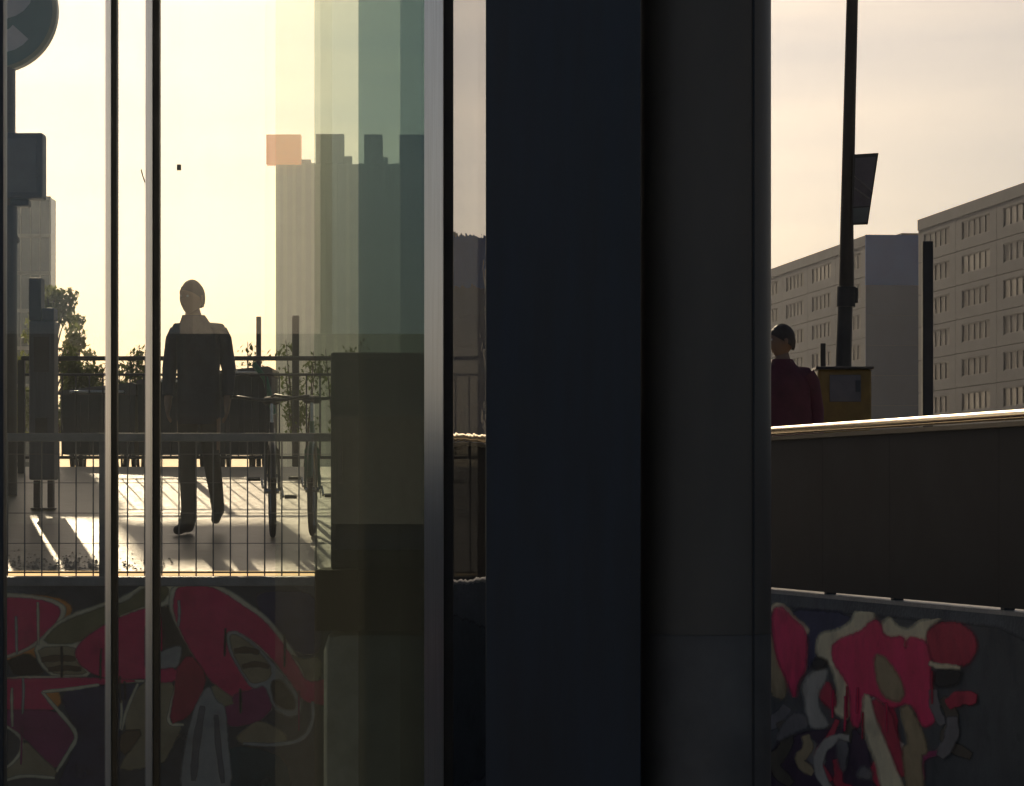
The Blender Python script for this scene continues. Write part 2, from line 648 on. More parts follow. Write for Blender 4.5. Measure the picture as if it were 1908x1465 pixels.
def graffiti(items, fn, parent, nrm, inv, soft):
    nrm = Vector(nrm)
    for i, (kind, c, pts, w) in enumerate(items):
        off = 0.0006 + 0.00018 * i
        pl = smooth_poly(pts, 2) if kind == 'f' else (smooth_poly(pts, 1) if kind == 's' else ribbon(pts, w))
        sw = soft * (0.6 if kind == 'l' else 1.0)
        inner = grow(pl, -0.35 * sw)
        outer = grow(pl, 0.65 * sw)
        N = len(pl)
        top = ZT - 0.062
        vi = [fn(x_, y_, off) for x_, y_ in inner] + [fn(x_, y_, off) for x_, y_ in outer]
        vi = [Vector((p.x, p.y, min(p.z, top))) for p in vi]
        mb = MB()
        fs = []
        for t_ in tessellate_polygon([vi[:N]]):
            a_, b_, c_ = t_
            fs.append((a_, b_, c_) if (vi[b_] - vi[a_]).cross(vi[c_] - vi[a_]).dot(nrm) > 0 else (a_, c_, b_))
        for k_ in range(N):
            j_ = (k_ + 1) % N
            q = (k_, j_, N + j_, N + k_)
            if (vi[q[1]] - vi[q[0]]).cross(vi[q[2]] - vi[q[0]]).dot(nrm) < 0:
                q = q[::-1]
            fs.append(q)
        mb.add(vi, fs)
        ob = mb.build('graffiti_shape' if kind != 'l' else 'graffiti_line', paint_soft(c), parent)
        at = ob.data.attributes.new('cover', 'FLOAT', 'POINT')
        at.data.foreach_set('value', [1.0] * N + [0.0] * N)
        ob.matrix_parent_inverse = inv


LEFT = [
    ('s', 'primer', [(-60, 500), (1640, 545), (1640, 1700), (-60, 1700)], 0),
    ('f', 'navy', [(1130, 600), (1420, 600), (1430, 880), (1310, 880), (1240, 770), (1150, 690)], 0),
    ('s', 'navy', [(255, 1040), (470, 1015), (620, 1003), (560, 1120), (530, 1210), (525, 1500), (240, 1500), (350, 1240)], 0),
    ('s', 'umber', [(700, 640), (790, 700), (860, 860), (800, 960), (700, 960)], 0),
    ('f', 'teal', [(1000, 1290), (1130, 1290), (1270, 1340), (1300, 1500), (1000, 1500)], 0),
    ('s', 'orange', [(190, 620), (285, 640), (320, 672), (312, 706), (285, 735), (230, 790), (150, 852), (160, 905), (120, 870), (30, 905), (0, 905), (0, 612)], 0),
    ('f', 'cream', [(-40, 606), (120, 616), (230, 634), (292, 668), (290, 705), (240, 770), (160, 842), (60, 888), (-40, 905)], 0),
    ('f', 'crimson', [(-40, 628), (120, 632), (200, 645), (258, 668), (270, 695), (240, 750), (185, 803), (120, 848), (50, 876), (-40, 895)], 0),
    ('s', 'black', [(32, 905), (130, 876), (162, 908), (205, 966), (70, 977)], 0),
    ('s', 'cream', [(150, 845), (240, 750), (310, 705), (470, 648), (540, 632), (640, 556), (750, 548), (790, 572), (770, 650), (645, 685), (530, 728), (440, 775), (345, 845), (340, 890), (420, 975), (240, 982), (180, 930)], 0),
    ('s', 'olive', [(182, 832), (250, 757), (310, 724), (470, 665), (560, 650), (640, 580), (735, 572), (752, 600), (720, 650), (640, 664), (530, 705), (440, 760), (345, 832)], 0),
    ('s', 'tan', [(165, 850), (335, 846), (328, 888), (352, 930), (392, 966), (250, 970), (195, 925)], 0),
    ('l', 'brown', [(185, 905), (250, 896), (335, 900)], 26),
    ('l', 'brown', [(215, 948), (290, 938), (360, 946)], 22),
    ('f', 'crimson', [(334, 880), (350, 832), (440, 764), (530, 718), (645, 676), (715, 670), (720, 990), (640, 985), (520, 998), (410, 966), (356, 925)], 0),
    ('f', 'cream', [(750, 690), (758, 590), (810, 552), (920, 556), (1010, 592), (1090, 645), (1190, 720), (1270, 820), (1335, 915), (1375, 1000), (1360, 1100), (1240, 930), (1130, 830), (1030, 800), (900, 960)], 0),
    ('s', 'tan', [(1290, 880), (1340, 905), (1425, 890), (1425, 990), (1365, 1012), (1335, 925)], 0),
    ('f', 'crimson', [(772, 640), (785, 585), (850, 564), (920, 576), (1000, 612), (1080, 668), (1150, 712), (1210, 772), (1262, 842), (1315, 925), (1365, 1010), (1470, 985), (1470, 1110), (1350, 1090), (1290, 1005), (1235, 925), (1160, 845), (1090, 798), (1030, 785), (1012, 805), (1020, 870), (1060, 950), (1105, 1020), (1180, 1060), (1060, 1110), (990, 1045), (930, 990), (890, 930), (845, 860), (795, 760), (772, 690)], 0),
    ('f', 'purple', [(1050, 1050), (1120, 1040), (1195, 985), (1215, 1120), (1140, 1185), (1010, 1205), (985, 1120)], 0),
    ('f', 'pale', [(1004, 785), (1045, 775), (1120, 822), (1205, 912), (1290, 1010), (1340, 1090), (1332, 1145), (1285, 1158), (1215, 1120), (1178, 1010), (1120, 1035), (1060, 940), (1015, 860)], 0),
    ('f', 'tan', [(1020, 795), (1050, 792), (1118, 838), (1198, 925), (1205, 985), (1120, 1015), (1070, 940), (1030, 860)], 0),
    ('l', 'brown', [(1040, 866), (1100, 858), (1150, 872)], 26),
    ('l', 'brown', [(1075, 935), (1140, 920), (1195, 935)], 24),
    ('f', 'umber', [(1200, 1000), (1250, 990), (1310, 1075), (1312, 1130), (1250, 1120), (1215, 1090)], 0),
    ('l', 'cream', [(-20, 992), (150, 982), (300, 985), (470, 1003), (640, 998)], 13),
    ('s', 'crimson', [(-40, 992), (150, 988), (400, 985), (640, 998), (440, 1012), (300, 1032), (192, 1047), (220, 1085), (255, 1130), (-40, 1130)], 0),
    ('s', 'purple', [(-40, 1128), (255, 1128), (295, 1172), (345, 1242), (300, 1315), (248, 1395), (180, 1330), (110, 1250), (30, 1195), (-40, 1175)], 0),
    ('s', 'orange', [(192, 1047), (255, 1036), (272, 1090), (252, 1118)], 0),
    ('l', 'cream', [(188, 1046), (240, 1110), (296, 1172), (350, 1242), (302, 1318), (250, 1402)], 15),
    ('l', 'cream', [(440, 1015), (300, 1036), (190, 1046)], 11),
    ('s', 'tan', [(28, 1382), (88, 1335), (108, 1258), (180, 1332), (252, 1397), (240, 1428), (100, 1416), (30, 1438)], 0),
    ('l', 'cream', [(25, 1440), (100, 1416), (242, 1428)], 12),
    ('l', 'cream', [(30, 1200), (95, 1245), (100, 1300), (70, 1350), (20, 1390)], 12),
    ('s', 'tan', [(612, 1006), (782, 985), (748, 1190), (812, 1190), (765, 1290), (722, 1370), (528, 1398), (560, 1330), (640, 1212), (540, 1212)], 0),
    ('s', 'brown', [(540, 1222), (640, 1215), (560, 1330), (530, 1300)], 0),
    ('l', 'cream', [(612, 1010), (560, 1130), (540, 1215)], 11),
    ('l', 'cream', [(790, 990), (760, 1110), (742, 1192), (815, 1192)], 12),
    ('f', 'pale', [(690, 880), (760, 850), (805, 842), (800, 890), (788, 940), (690, 950)], 0),
    ('s', 'darkred', [(770, 965), (840, 872), (918, 972), (890, 1082), (830, 1160), (752, 1192), (782, 1010)], 0),
    ('s', 'crimson', [(690, 950), (785, 940), (780, 1000), (690, 1005)], 0),
    ('s', 'tan', [(935, 1000), (1052, 1090), (960, 1122)], 0),
    ('f', 'pale', [(925, 1010), (960, 1090), (1000, 1110), (1010, 1260), (1035, 1500), (795, 1500), (822, 1290), (862, 1120)], 0),
    ('l', 'grey', [(900, 1110), (870, 1280), (860, 1440)], 30),
    ('l', 'grey', [(960, 1150), (970, 1300), (990, 1450)], 22),
    ('f', 'tan', [(1045, 1245), (1150, 1168), (1262, 1225), (1275, 1268), (1120, 1288), (1070, 1272)], 0),
    ('l', 'pale', [(1388, 1090), (1392, 1160), (1368, 1232), (1318, 1270), (1200, 1284), (1080, 1275)], 15),
]
RIGHT = [
    ('s', 'primer', [(-700, 200), (2300, 480), (2300, 1700), (-700, 1600)], 0),
    ('s', 'plum', [(190, 1200), (500, 1080), (820, 1090), (900, 1600), (190, 1600)], 0),
    ('s', 'navy', [(300, 300), (740, 330), (660, 440), (520, 450), (490, 640), (440, 700), (445, 440)], 0),
    ('s', 'darkred', [(-330, 360), (-100, 300), (100, 420), (190, 480), (180, 900), (60, 1000), (-200, 800)], 0),
    ('s', 'tan', [(195, 430), (240, 600), (300, 760), (300, 900), (200, 860), (170, 700)], 0),
    ('f', 'cream', [(190, 300), (250, 240), (310, 290), (350, 350), (452, 430), (440, 470), (330, 400), (230, 330)], 0),
    ('f', 'crimson', [(215, 300), (290, 290), (330, 350), (440, 440), (432, 700), (372, 790), (362, 900), (308, 760), (250, 640), (222, 480)], 0),
    ('s', 'darkred', [(500, 860), (575, 760), (640, 900), (660, 980), (600, 960)], 0),
    ('f', 'cream', [(500, 600), (520, 460), (650, 440), (740, 380), (760, 308), (885, 310), (880, 390), (800, 470), (640, 540), (610, 640), (690, 720), (728, 800), (722, 1045), (600, 960), (650, 940), (640, 800), (600, 660)], 0),
    ('f', 'pale', [(405, 815), (470, 715), (580, 690), (560, 775), (508, 860), (520, 960), (600, 1078), (450, 1085), (430, 900)], 0),
    ('f', 'cream', [(920, 420), (985, 350), (1040, 420), (1120, 440), (1180, 380), (1340, 345), (1240, 420), (1220, 520), (1100, 560), (1000, 520)], 0),
    ('f', 'crimson', [(612, 530), (700, 482), (800, 452), (872, 372), (922, 390), (940, 470), (1000, 492), (1080, 480), (1090, 580), (1110, 480), (1200, 505), (1262, 560), (1250, 680), (1258, 850), (1300, 1020), (1210, 1090), (1140, 930), (1080, 920), (990, 955), (890, 870), (820, 860), (790, 1080), (735, 1060), (722, 800), (650, 700), (610, 620)], 0),
    ('f', 'darkred', [(1225, 450), (1320, 390), (1440, 388), (1540, 460), (1562, 560), (1505, 665), (1350, 682), (1260, 640)], 0),
    ('l', 'cream', [(1250, 655), (1310, 680), (1380, 680), (1450, 690)], 30),
    ('f', 'black', [(1280, 708), (1380, 700), (1472, 712), (1430, 800), (1290, 818)], 0),
    ('f', 'black', [(478, 645), (535, 620), (580, 650), (550, 690), (480, 694)], 0),
    ('f', 'tan', [(888, 595), (960, 622), (1042, 740), (1085, 850), (1052, 912), (960, 882), (908, 790)], 0),
    ('s', 'cream', [(818, 862), (858, 878), (902, 1030), (962, 1170), (1032, 1330), (1100, 1540), (950, 1540), (900, 1300), (850, 1190), (812, 1050)], 0),
    ('s', 'darkred', [(870, 880), (990, 960), (1050, 1180), (1100, 1400), (1060, 1400), (970, 1170), (905, 1020)], 0),
    ('s', 'tan', [(1055, 962), (1110, 930), (1162, 1020), (1222, 1160), (1235, 1252), (1190, 1260), (1215, 1540), (1110, 1540), (1072, 1220), (1120, 1180)], 0),
    ('s', 'grey', [(228, 1182), (300, 1030), (370, 978), (440, 1000), (450, 1082), (380, 1102)], 0),
    ('l', 'pale', [(600, 1500), (512, 1360), (530, 1230), (620, 1150), (720, 1150)], 62),
    ('s', 'grey', [(640, 1152), (722, 1182), (690, 1392), (650, 1300)], 0),
    ('s', 'grey', [(768, 1402), (810, 1328), (872, 1370), (862, 1425)], 0),
    ('l', 'grey', [(1275, 830), (1285, 950), (1340, 1060)], 60),
    ('l', 'grey', [(1400, 1010), (1405, 1140), (1320, 1270)], 85),
    ('l', 'darkred', [(1370, 930), (1450, 880), (1560, 890)], 90),
]
rs = random.Random(21)
for _i in range(15):                                  # loose tags, fades and drips over the side wall
    x_, y_ = rs.uniform(220, 1500), rs.uniform(760, 1300)
    c_ = rs.choice(['pale', 'darkred', 'grey', 'umber', 'tan', 'plum', 'purple', 'grey'])
    a_ = rs.uniform(0.9, 2.2)
    L_ = rs.uniform(200, 420)
    RIGHT.insert(4, ('l', c_, [(x_, y_), (x_ + L_ * .35 * math.cos(a_) + rs.uniform(-40, 40), y_ + L_ * .35 * math.sin(a_)), (x_ + L_ * .7 * math.cos(a_ + .4), y_ + L_ * .7 * math.sin(a_ + .4)), (x_ + L_ * math.cos(a_) + rs.uniform(-60, 60), y_ + L_ * math.sin(a_))], rs.uniform(34, 95)))
for _i in range(7):
    x_, y_ = rs.uniform(600, 1300), rs.uniform(700, 1000)
    RIGHT.append(('l', rs.choice(['crimson', 'darkred']), [(x_, y_), (x_ + rs.uniform(-3, 3), y_ + 90), (x_ + rs.uniform(-4, 4), y_ + rs.uniform(150, 260))], 8))
for _i in range(16):
    x_, y_ = rs.uniform(20, 1400), rs.uniform(600, 1250)
    LEFT.append(('l', rs.choice(['cream', 'umber', 'pale', 'purple', 'black']), [(x_, y_), (x_ + rs.uniform(-4, 4), y_ + 50), (x_ + rs.uniform(-5, 5), y_ + rs.uniform(80, 190))], rs.uniform(5, 9)))
graffiti(LEFT, front_pt, wall_f, (0, -1, 0), Matrix.Translation((4, -WALL_Y, 0)), 14)
graffiti(RIGHT, right_pt, wall_r, NR, rw_inv, 34)

# ------------------------------------------------------------------ mesh fence on the frontal wall
fx0, fx1 = -5.2, CORNER.x - 0.05
FY = WALL_Y + 0.12
RZ = CAMZ + (930 - 815) / F * FY
fence = thing('mesh_fence', 'low welded mesh fence with a flat grey top rail above the red graffiti', 'fence', (-2.2, FY, ZT))
finv = Matrix.Translation((2.2, -FY, -ZT))


def fpart(mb, name, m, smooth=False):
    o = mb.build(name, m, fence, smooth)
    o.matrix_parent_inverse = finv
    return o


fpart(MB().bbox(fx0, fx1, FY - 0.022, FY + 0.022, RZ - 0.028, RZ + 0.028, 0.006), 'top_rail', M_greyrail)
bar0 = None
sp = 0.1135
k = 0
x = P(46, 1000, FY).x - sp * 14
while x < fx1:
    if x > fx0 + 0.02:
        if bar0 is None:
            bar0 = MB().tube([(0, 0, 0), (0, 0, RZ - 0.03 - ZT - 0.004)], 0.0048, 6).build('bar', M_galv, fence)
            bb = bar0
        else:
            bb = bar0.copy()
            COL.objects.link(bb)
        bb.location = (x + 2.2, 0, 0.004)
    x += sp
    k += 1
for z in (0.028, 0.22, 0.42, 0.62, 0.81):
    fpart(MB().tube([(fx0, FY - 0.008, ZT + z), (fx1, FY - 0.008, ZT + z)], 0.0024 if z > 0.05 else 0.007, 6), 'cross_wire', M_galv)
for x in (fx0 + 0.02, P(205, 900, FY).x - 0.05, P(700, 900, FY).x, fx1 - 0.02):
    fpart(MB().box(x - 0.02, x + 0.02, FY - 0.02, FY + 0.019, ZT, RZ - 0.027), 'post', M_galv)

# ------------------------------------------------------------------ solid parapet on the right wall
par = thing('parapet', 'solid dark sheet metal parapet with a sun-glinting steel handrail on the right wall', 'parapet', CORNER + U * 5 + Vector((0, 0, ZT)))
pinv = Matrix.Translation(-(CORNER + U * 5 + Vector((0, 0, ZT))))


def ppart(mb, name, m, smooth=False):
    o = mb.build(name, m, par, smooth)
    o.matrix_parent_inverse = pinv
    return o


def s_at(px):
    ray = Vector(((px - 954) / F, 1, 0))
    tt = CORNER.dot(NR) / ray.dot(NR)
    return (ray * tt - CORNER).dot(U)


HRZ = CAMZ + 0.385
posts_s = [0.1, 1.6, s_at(1523), s_at(1523) + 1.05, s_at(1850) + 0.0, s_at(1850) + 1.9, s_at(1850) + 3.9, s_at(1850) + 6]
for i in range(len(posts_s) - 1):
    a, b2 = posts_s[i] + 0.0012, posts_s[i + 1] - 0.0012
    ppart(rbox(MB(), a, b2, -0.045, -0.03, ZT + 0.013, HRZ - 0.055), 'panel', M_panel)
for s_ in posts_s:
    ppart(rbox(MB(), s_ - 0.02, s_ + 0.02, -0.10, -0.046, ZT, HRZ - 0.04), 'post', M_darkmetal)
ppart(rbox(MB(), 0, posts_s[-1], -0.075, -0.012, HRZ - 0.054, HRZ - 0.032), 'rail_channel', M_brown)
pts = [RP(s_, -0.043, HRZ) for s_ in (0.0, posts_s[-1])]
ppart(MB().tube(pts, 0.025, 24), 'handrail', M_steelrail, True)

# ------------------------------------------------------------------ glass lift shaft in front
LY = 10.0
LT = 6.6
lift = thing('glass_lift_shaft', 'slender glass lift shaft with steel posts filling the left foreground', 'lift shaft', (-0.9, LY + 0.6, 0))
linv = Matrix.Translation((0.9, -(LY + 0.6), 0))


def lpart(mb, name, m, smooth=False, label=None):
    o = mb.build(name, m, lift, smooth)
    o.matrix_parent_inverse = linv
    if label:
        o['label'] = label
    return o


def wedge(prof, z0=0, z1=None):
    """upright bar of any plan outline"""
    z1 = LT if z1 is None else z1
    N = len(prof)
    mb = MB()
    mb.add([(a_, b_, z) for z in (z0, z1) for a_, b_ in prof], [(i, (i + 1) % N, N + (i + 1) % N, N + i) for i in range(N)] + [tuple(range(N - 1, -1, -1)), tuple(range(N, 2 * N))])
    return mb


def X(px, d=LY):
    return (px - 954) / F * d


G_clear = glass('clear_pane', (0.97, 0.98, 0.93), 2.25, dust=0.005)
G_tint0 = glass('faint_pane', (0.87, 0.91, 0.86), 1.52, dust=0.016)
G_tint1 = glass('green_tinted_pane', (0.60, 0.66, 0.61), 1.52, dust=0.006)
G_tint2 = glass('grey_green_pane', (0.30, 0.38, 0.40), 1.52, dust=0.004)
G_tint3 = glass('dark_green_pane', (0.50, 0.56, 0.57), 1.52, dust=0.004)
G_side = glass('side_pane', (0.05, 0.055, 0.06), 3.2, dust=0.0, wave=0.2, streak=False)

lpart(MB().bbox(X(-40), X(9), LY - 0.03, LY + 0.05, 0, LT, 0.004), 'corner_post', M_navy)
for a, m_, b_ in ((194, 209, 219), (269, 286, 298)):
    lpart(wedge([(X(a), LY + 0.03), (X(m_), LY - 0.034), (X(m_), LY + 0.03)]), 'mullion', M_steel)
    lpart(MB().bbox(X(m_) + 0.0005, X(b_), LY - 0.02, LY + 0.028, 0, LT, 0.002), 'mullion_seal', M_brown)
lpart(wedge([(X(795), LY - 0.27), (X(826), LY - 0.06), (X(826), LY + 0.06), (X(795), LY + 0.06)]), 'corner_post', M_steel)
lpart(MB().bbox(X(826) + 0.0005, X(844), LY + 0.034, LY + 0.058, 0, LT, 0.002), 'post_seal', M_darkmetal)
lpart(MB().box(X(9), X(195), LY - 0.005, LY + 0.005, 0.05, LT), 'glass_pane', G_clear)
lpart(MB().box(X(219), X(270), LY - 0.005, LY + 0.005, 0.05, LT), 'glass_pane', G_clear)
lpart(MB().box(X(298), X(795), LY - 0.005, LY + 0.005, 0.05, LT), 'glass_pane', G_clear)
# sliding door leaves parked behind one another
lpart(MB().box(X(513, LY + .06), X(800, LY + .06), LY + 0.058, LY + 0.068, 0.05, LT), 'door_leaf', G_tint0, label='faintly tinted glass door leaf')
lpart(MB().box(X(586, LY + .12), X(800, LY + .12), LY + 0.115, LY + 0.125, 0.05, LT), 'door_leaf', G_tint1, label='green tinted glass door leaf')
lpart(MB().box(X(668, LY + .18), X(800, LY + .18), LY + 0.175, LY + 0.185, 0.05, LT), 'door_leaf', G_tint2, label='grey tinted glass door leaf')
lpart(MB().box(X(746, LY + .24), X(800, LY + .24), LY + 0.235, LY + 0.245, 0.05, LT), 'door_leaf', G_tint3, label='dark tinted glass door leaf')
# glass side wall seen at a grazing angle, mirrors the right-hand side of the place
a = Vector((X(845, LY + 0.06), LY + 0.06, 0))
dirv = Vector((math.sin(R(3.1)), math.cos(R(3.1)), 0))
nrm = Vector((dirv.y, -dirv.x, 0))
b2 = a + dirv * 1.62
lpart(MB().prism([a + Vector((0, 0, 0.05)), b2 + Vector((0, 0, 0.05)), b2 + Vector((0, 0, LT)), a + Vector((0, 0, LT))], nrm, 0.012), 'side_pane', G_side)
lpart(MB().bbox(b2.x - 0.03, b2.x - 0.001, b2.y, b2.y + 0.05, 0, LT, 0.003), 'rear_post', M_darkmetal)
lpart(MB().bbox(X(-40), X(844), LY - 0.06, LY + 1.72, LT + 0.002, LT + 0.18, 0.02), 'roof', M_darkmetal)
# residue left on the pane
res = mat('tape_residue', (0.55, 0.48, 0.36), 0.8)
lpart(MB().box(X(330), X(338), LY - 0.0075, LY - 0.0055, P(0, 318, LY).z, P(0, 307, LY).z), 'tape_residue', res)
lpart(MB().tube([P(263, 316, LY - .008), P(266, 328, LY - .008), P(270, 340, LY - .008)], 0.0018, 6), 'tape_residue', res)

# concrete pier standing behind the shaft
pier = thing('concrete_pier', 'dim concrete pier behind the glass at the end of the graffiti', 'pier', (X(700, 13), 13.2, 0))
o = MB().bbox(X(601, 13) - X(700, 13), X(812, 13) - X(700, 13), -0.2, 0.25, 0, P(0, 1176, 13).z, 0.085).build('pier_body', M_shaft, pier, True)
o = MB().bbox(X(587, 13) - X(700, 13), X(812, 13) - X(700, 13), -0.22, 0.27, P(0, 1176, 13).z + 0.001, P(0, 1062, 13).z, 0.008).build('pier_cap', mat('pier_cap_rubber', (0.012, 0.012, 0.012), 0.95, spec=0.1), pier)

cab = thing('control_cabinet', 'tall dark control cabinet on the pier behind the tinted panes', 'cabinet', (X(735, 13), 13.2, P(0, 1062, 13).z + 0.001))
ch_ = P(0, 655, 13).z - P(0, 1062, 13).z
cw0, cw1 = X(614, 13) - X(735, 13), X(812, 13) - X(735, 13)
M_cab = mat('cabinet_dark', (0.028, 0.042, 0.044), 0.6, var=0.25, scale=4, spec=0.3, stretch=(6, 6, 0.5))
MB().bbox(cw0, cw1, -0.12, 0.2, 0, ch_, 0.01).build('housing', M_cab, cab)
cd = MB().bbox(cw0 + 0.02, cw1 - 0.02, -0.128, -0.121, 0.03, ch_ - 0.03, 0.003).build('door', M_cab, cab)
MB().bbox(cw0 + 0.035, cw0 + 0.05, -0.15, -0.129, 0.35, 0.5, 0.003).build('handle', M_darkmetal, cd)

# ------------------------------------------------------------------ central pillars
PY = 9.0
pil = thing('steel_pylon', 'flat dark navy steel pylon in the centre beside the round column', 'pylon', (X(1050, PY), PY, 0))
MB().bbox(X(905, PY) - X(1050, PY), X(1194, PY) - X(1050, PY), 0, 0.16, 0, 8, 0.004).build('cladding', M_navy, pil)
MB().box(X(909, PY) - X(1050, PY), X(1190, PY) - X(1050, PY), 0.161, 0.19, 0, 7.9).build('back_plate', M_darkmetal, pil)
colm = thing('round_column', 'round dark grey painted column right of the navy pylon', 'column', (X(1318, PY + .1), PY + 0.19, 0))
rr = (1440 - 1196) / 2 / F * (PY + 0.19)
cz = P(0, 1184, PY).z
MB().lathe([(rr, cz), (rr, 8)], 64).build('shaft', M_column, colm, True)
MB().lathe([(rr * 1.0015, 0), (rr * 1.0015, cz - 0.006), (rr * 0.996, cz - 0.001)], 64).build('base_sleeve', M_colbase, colm, True)
sx_ = X(1406, PY) - X(1318, PY + .1)
MB().box(sx_ - 0.002, sx_ + 0.004, -math.sqrt(max(0.0001, rr * rr - sx_ * sx_)) - 0.004, -math.sqrt(max(0.0001, rr * rr - sx_ * sx_)) + 0.02, 0, 8).build('cover_strip', M_darkmetal, colm)
# ------------------------------------------------------------------ street railing behind the person
SRY = 28.0
sz0 = gz(SRY)
srz = CAMZ + (930 - 668) / F * SRY
srail = thing('street_railing', 'dark bar railing across the plaza behind the walking person', 'railing', (-3, SRY, sz0))
sx0, sx1 = P(40, 0, SRY).x, 0.6
MB().tube([(sx0 + 3, 0, srz - sz0), (sx1 + 3, 0, srz - sz0)], 0.021, 10).build('top_rail', M_darkmetal, srail, True)
MB().tube([(sx0 + 3, 0, 0.14), (sx1 + 3, 0, 0.14)], 0.014, 8).build('bottom_rail', M_darkmetal, srail, True)
MB().tube([(sx0 + 3, 0, 0.86), (sx1 + 3, 0, 0.86)], 0.012, 8).build('middle_rail', M_darkmetal, srail, True)
x = sx0
b0 = None
while x < sx1:
    if b0 is None:
        b0 = MB().tube([(0, 0, 0.14), (0, 0, 0.86)], 0.007, 6).build('bar', M_darkmetal, srail)
        bb = b0
    else:
        bb = b0.copy()
        COL.objects.link(bb)
    bb.location = (x + 3, 0, 0)
    x += 0.118
p0 = None
for x in (sx0, sx0 + 1.42, sx0 + 2.84, sx0 + 4.26):
    if p0 is None:
        p0 = MB().box(-0.03, 0.03, -0.03, 0.03, 0, srz - sz0 - 0.015).build('post', M_darkmetal, srail)
        bb = p0
    else:
        bb = p0.copy()
        COL.objects.link(bb)
    bb.location = (x + 3, 0, 0)

# ------------------------------------------------------------------ station sign mast
M_signgrey = mat('sign_face', (0.10, 0.19, 0.14), 0.35, var=0.1)
M_signrim = mat('sign_rim', (0.32, 0.34, 0.20), 0.35, var=0.1)
M_signwhite = mat('sign_letter', (0.62, 0.62, 0.60), 0.4, var=0.08)
M_box = mat('box_grey', (0.045, 0.046, 0.055), 0.5, var=0.2)
MY = 26.2
mx_ = P(-7, 0, MY).x
mg_ = gz(MY)
mast = thing('station_sign_mast', 'tall mast with a round S sign and a dark sign box at the left edge', 'sign', (mx_, MY, mg_))
zc = P(0, 20, MY).z - mg_
sr = 115 / F * MY
MB().tube([(0, 0, 0), (0, 0, P(0, 385, MY).z - mg_)], 39 / F * MY, 20).build('mast_foot', M_darkmetal, mast, True)
MB().tube([(0, 0, P(0, 385, MY).z - mg_), (0, 0, zc - sr + 0.03)], 36 / F * MY, 20).build('mast_pole', M_brown, mast, True)
Mrot = Matrix.Translation((0, 0, zc)) @ Matrix.Rotation(R(90), 4, 'X')
disc = MB().lathe([(sr * 0.93, -0.06), (sr * 0.93, 0.06)], 56, Mrot).build('sign_disc', M_signgrey, mast, True)
MB().lathe([(sr * 0.932, -0.075), (sr, -0.065), (sr, 0.065), (sr * 0.932, 0.075), (sr * 0.932, -0.075)], 56, Mrot).build('rim', M_signrim, disc, True)


def s_letter(h, w):
    """centre line of a rounded S, height h"""
    pts = []
    r = h / 4
    for i in range(0, 15):
        an = R(20 + i * (250 / 14))
        pts.append((math.cos(an) * w, r + math.sin(an) * r))
    for i in range(1, 15):
        an = R(90 - i * (250 / 14))
        pts.append((math.cos(an) * w, -r + math.sin(an) * r))
    return pts


cl = [(-x_, y_) for x_, y_ in s_letter(sr * 1.08, sr * 0.44)]     # the sign shows its reverse to the court
L_, R_ = [], []
for i, p in enumerate(cl):
    a_, b_ = cl[max(0, i - 1)], cl[min(len(cl) - 1, i + 1)]
    dx, dy = b_[0] - a_[0], b_[1] - a_[1]
    q = math.hypot(dx, dy)
    ww = sr * 0.17
    L_.append((p[0] - dy / q * ww, p[1] + dx / q * ww))
    R_.append((p[0] + dy / q * ww, p[1] - dx / q * ww))
sl = MB()
for i in range(len(cl) - 1):
    for y_, fl in ((-0.0645, 1),):
        vs = [(L_[i][0], y_, zc + L_[i][1]), (L_[i + 1][0], y_, zc + L_[i + 1][1]), (R_[i + 1][0], y_, zc + R_[i + 1][1]), (R_[i][0], y_, zc + R_[i][1])]
        vs += [(v[0], -0.0605, v[2]) for v in vs]
        sl.add(vs, [(0, 1, 2, 3), (7, 6, 5, 4), (0, 4, 5, 1), (2, 6, 7, 3)])
sl.build('letter_s', M_signwhite, disc)
bx_ = MB()
zb0, zb1 = P(0, 372, MY).z - mg_, P(0, 250, MY).z - mg_
hw = 90 / F * MY
bx_.bbox(-hw, hw, -0.12, 0.12, zb0, zb1, 0.02)
sb = bx_.build('sign_box', M_box, mast)
MB().bbox(-hw + 0.05, hw - 0.05, -0.127, -0.121, zb0 + 0.05, zb1 - 0.05, 0.002).build('box_face', mat('box_face', (0.075, 0.077, 0.088), 0.3), sb)
MB().bbox(-hw * 0.7, hw * 0.7, -0.09, 0.09, zb0 - 0.06, zb0 - 0.001, 0.02).build('box_foot', M_darkmetal, sb)
MB().tube([(0, 0, zb0 - 0.06), (0.12, 0, zb0 - 0.16), (0.18, 0, zb0 - 0.34), (0.05, 0, zb0 - 0.45)], 0.012, 8).build('cable', M_darkmetal, mast, True)

# ticket pillar next to the mast
TY = 25.2
tkx = P(82, 0, TY).x
tk = thing('ticket_pillar', 'slim grey ticket pillar on two short legs right of the sign mast', 'ticket machine', (tkx, TY, gz(TY)))
u = TY / F
M_tk = mat('ticket_body', (0.065, 0.075, 0.095), 0.5, var=0.2, stretch=(8, 8, 0.5))
MB().bbox(-24 * u, 23 * u, -0.12, 0.12, 55 * u, 350 * u, 0.015).build('body', M_tk, tk)
MB().bbox(-25 * u, -2 * u, -0.10, 0.10, 351 * u, 430 * u, 0.008).build('upper_post', M_box, tk)
MB().bbox(0 * u, 22 * u, -0.11, 0.11, 351 * u, 374 * u, 0.008).build('hood', M_tk, tk)
M_foot = mat('rust_foot', (0.09, 0.055, 0.05), 0.6)
for s in (-1, 1):
    MB().bbox(s * 13 * u - 0.022, s * 13 * u + 0.022, -0.05, 0.05, 0.012, 54 * u, 0.006).build('leg', M_foot, tk)
MB().bbox(-22 * u, 22 * u, -0.1, 0.1, 0, 0.011, 0.003).build('base_plate', M_foot, tk)
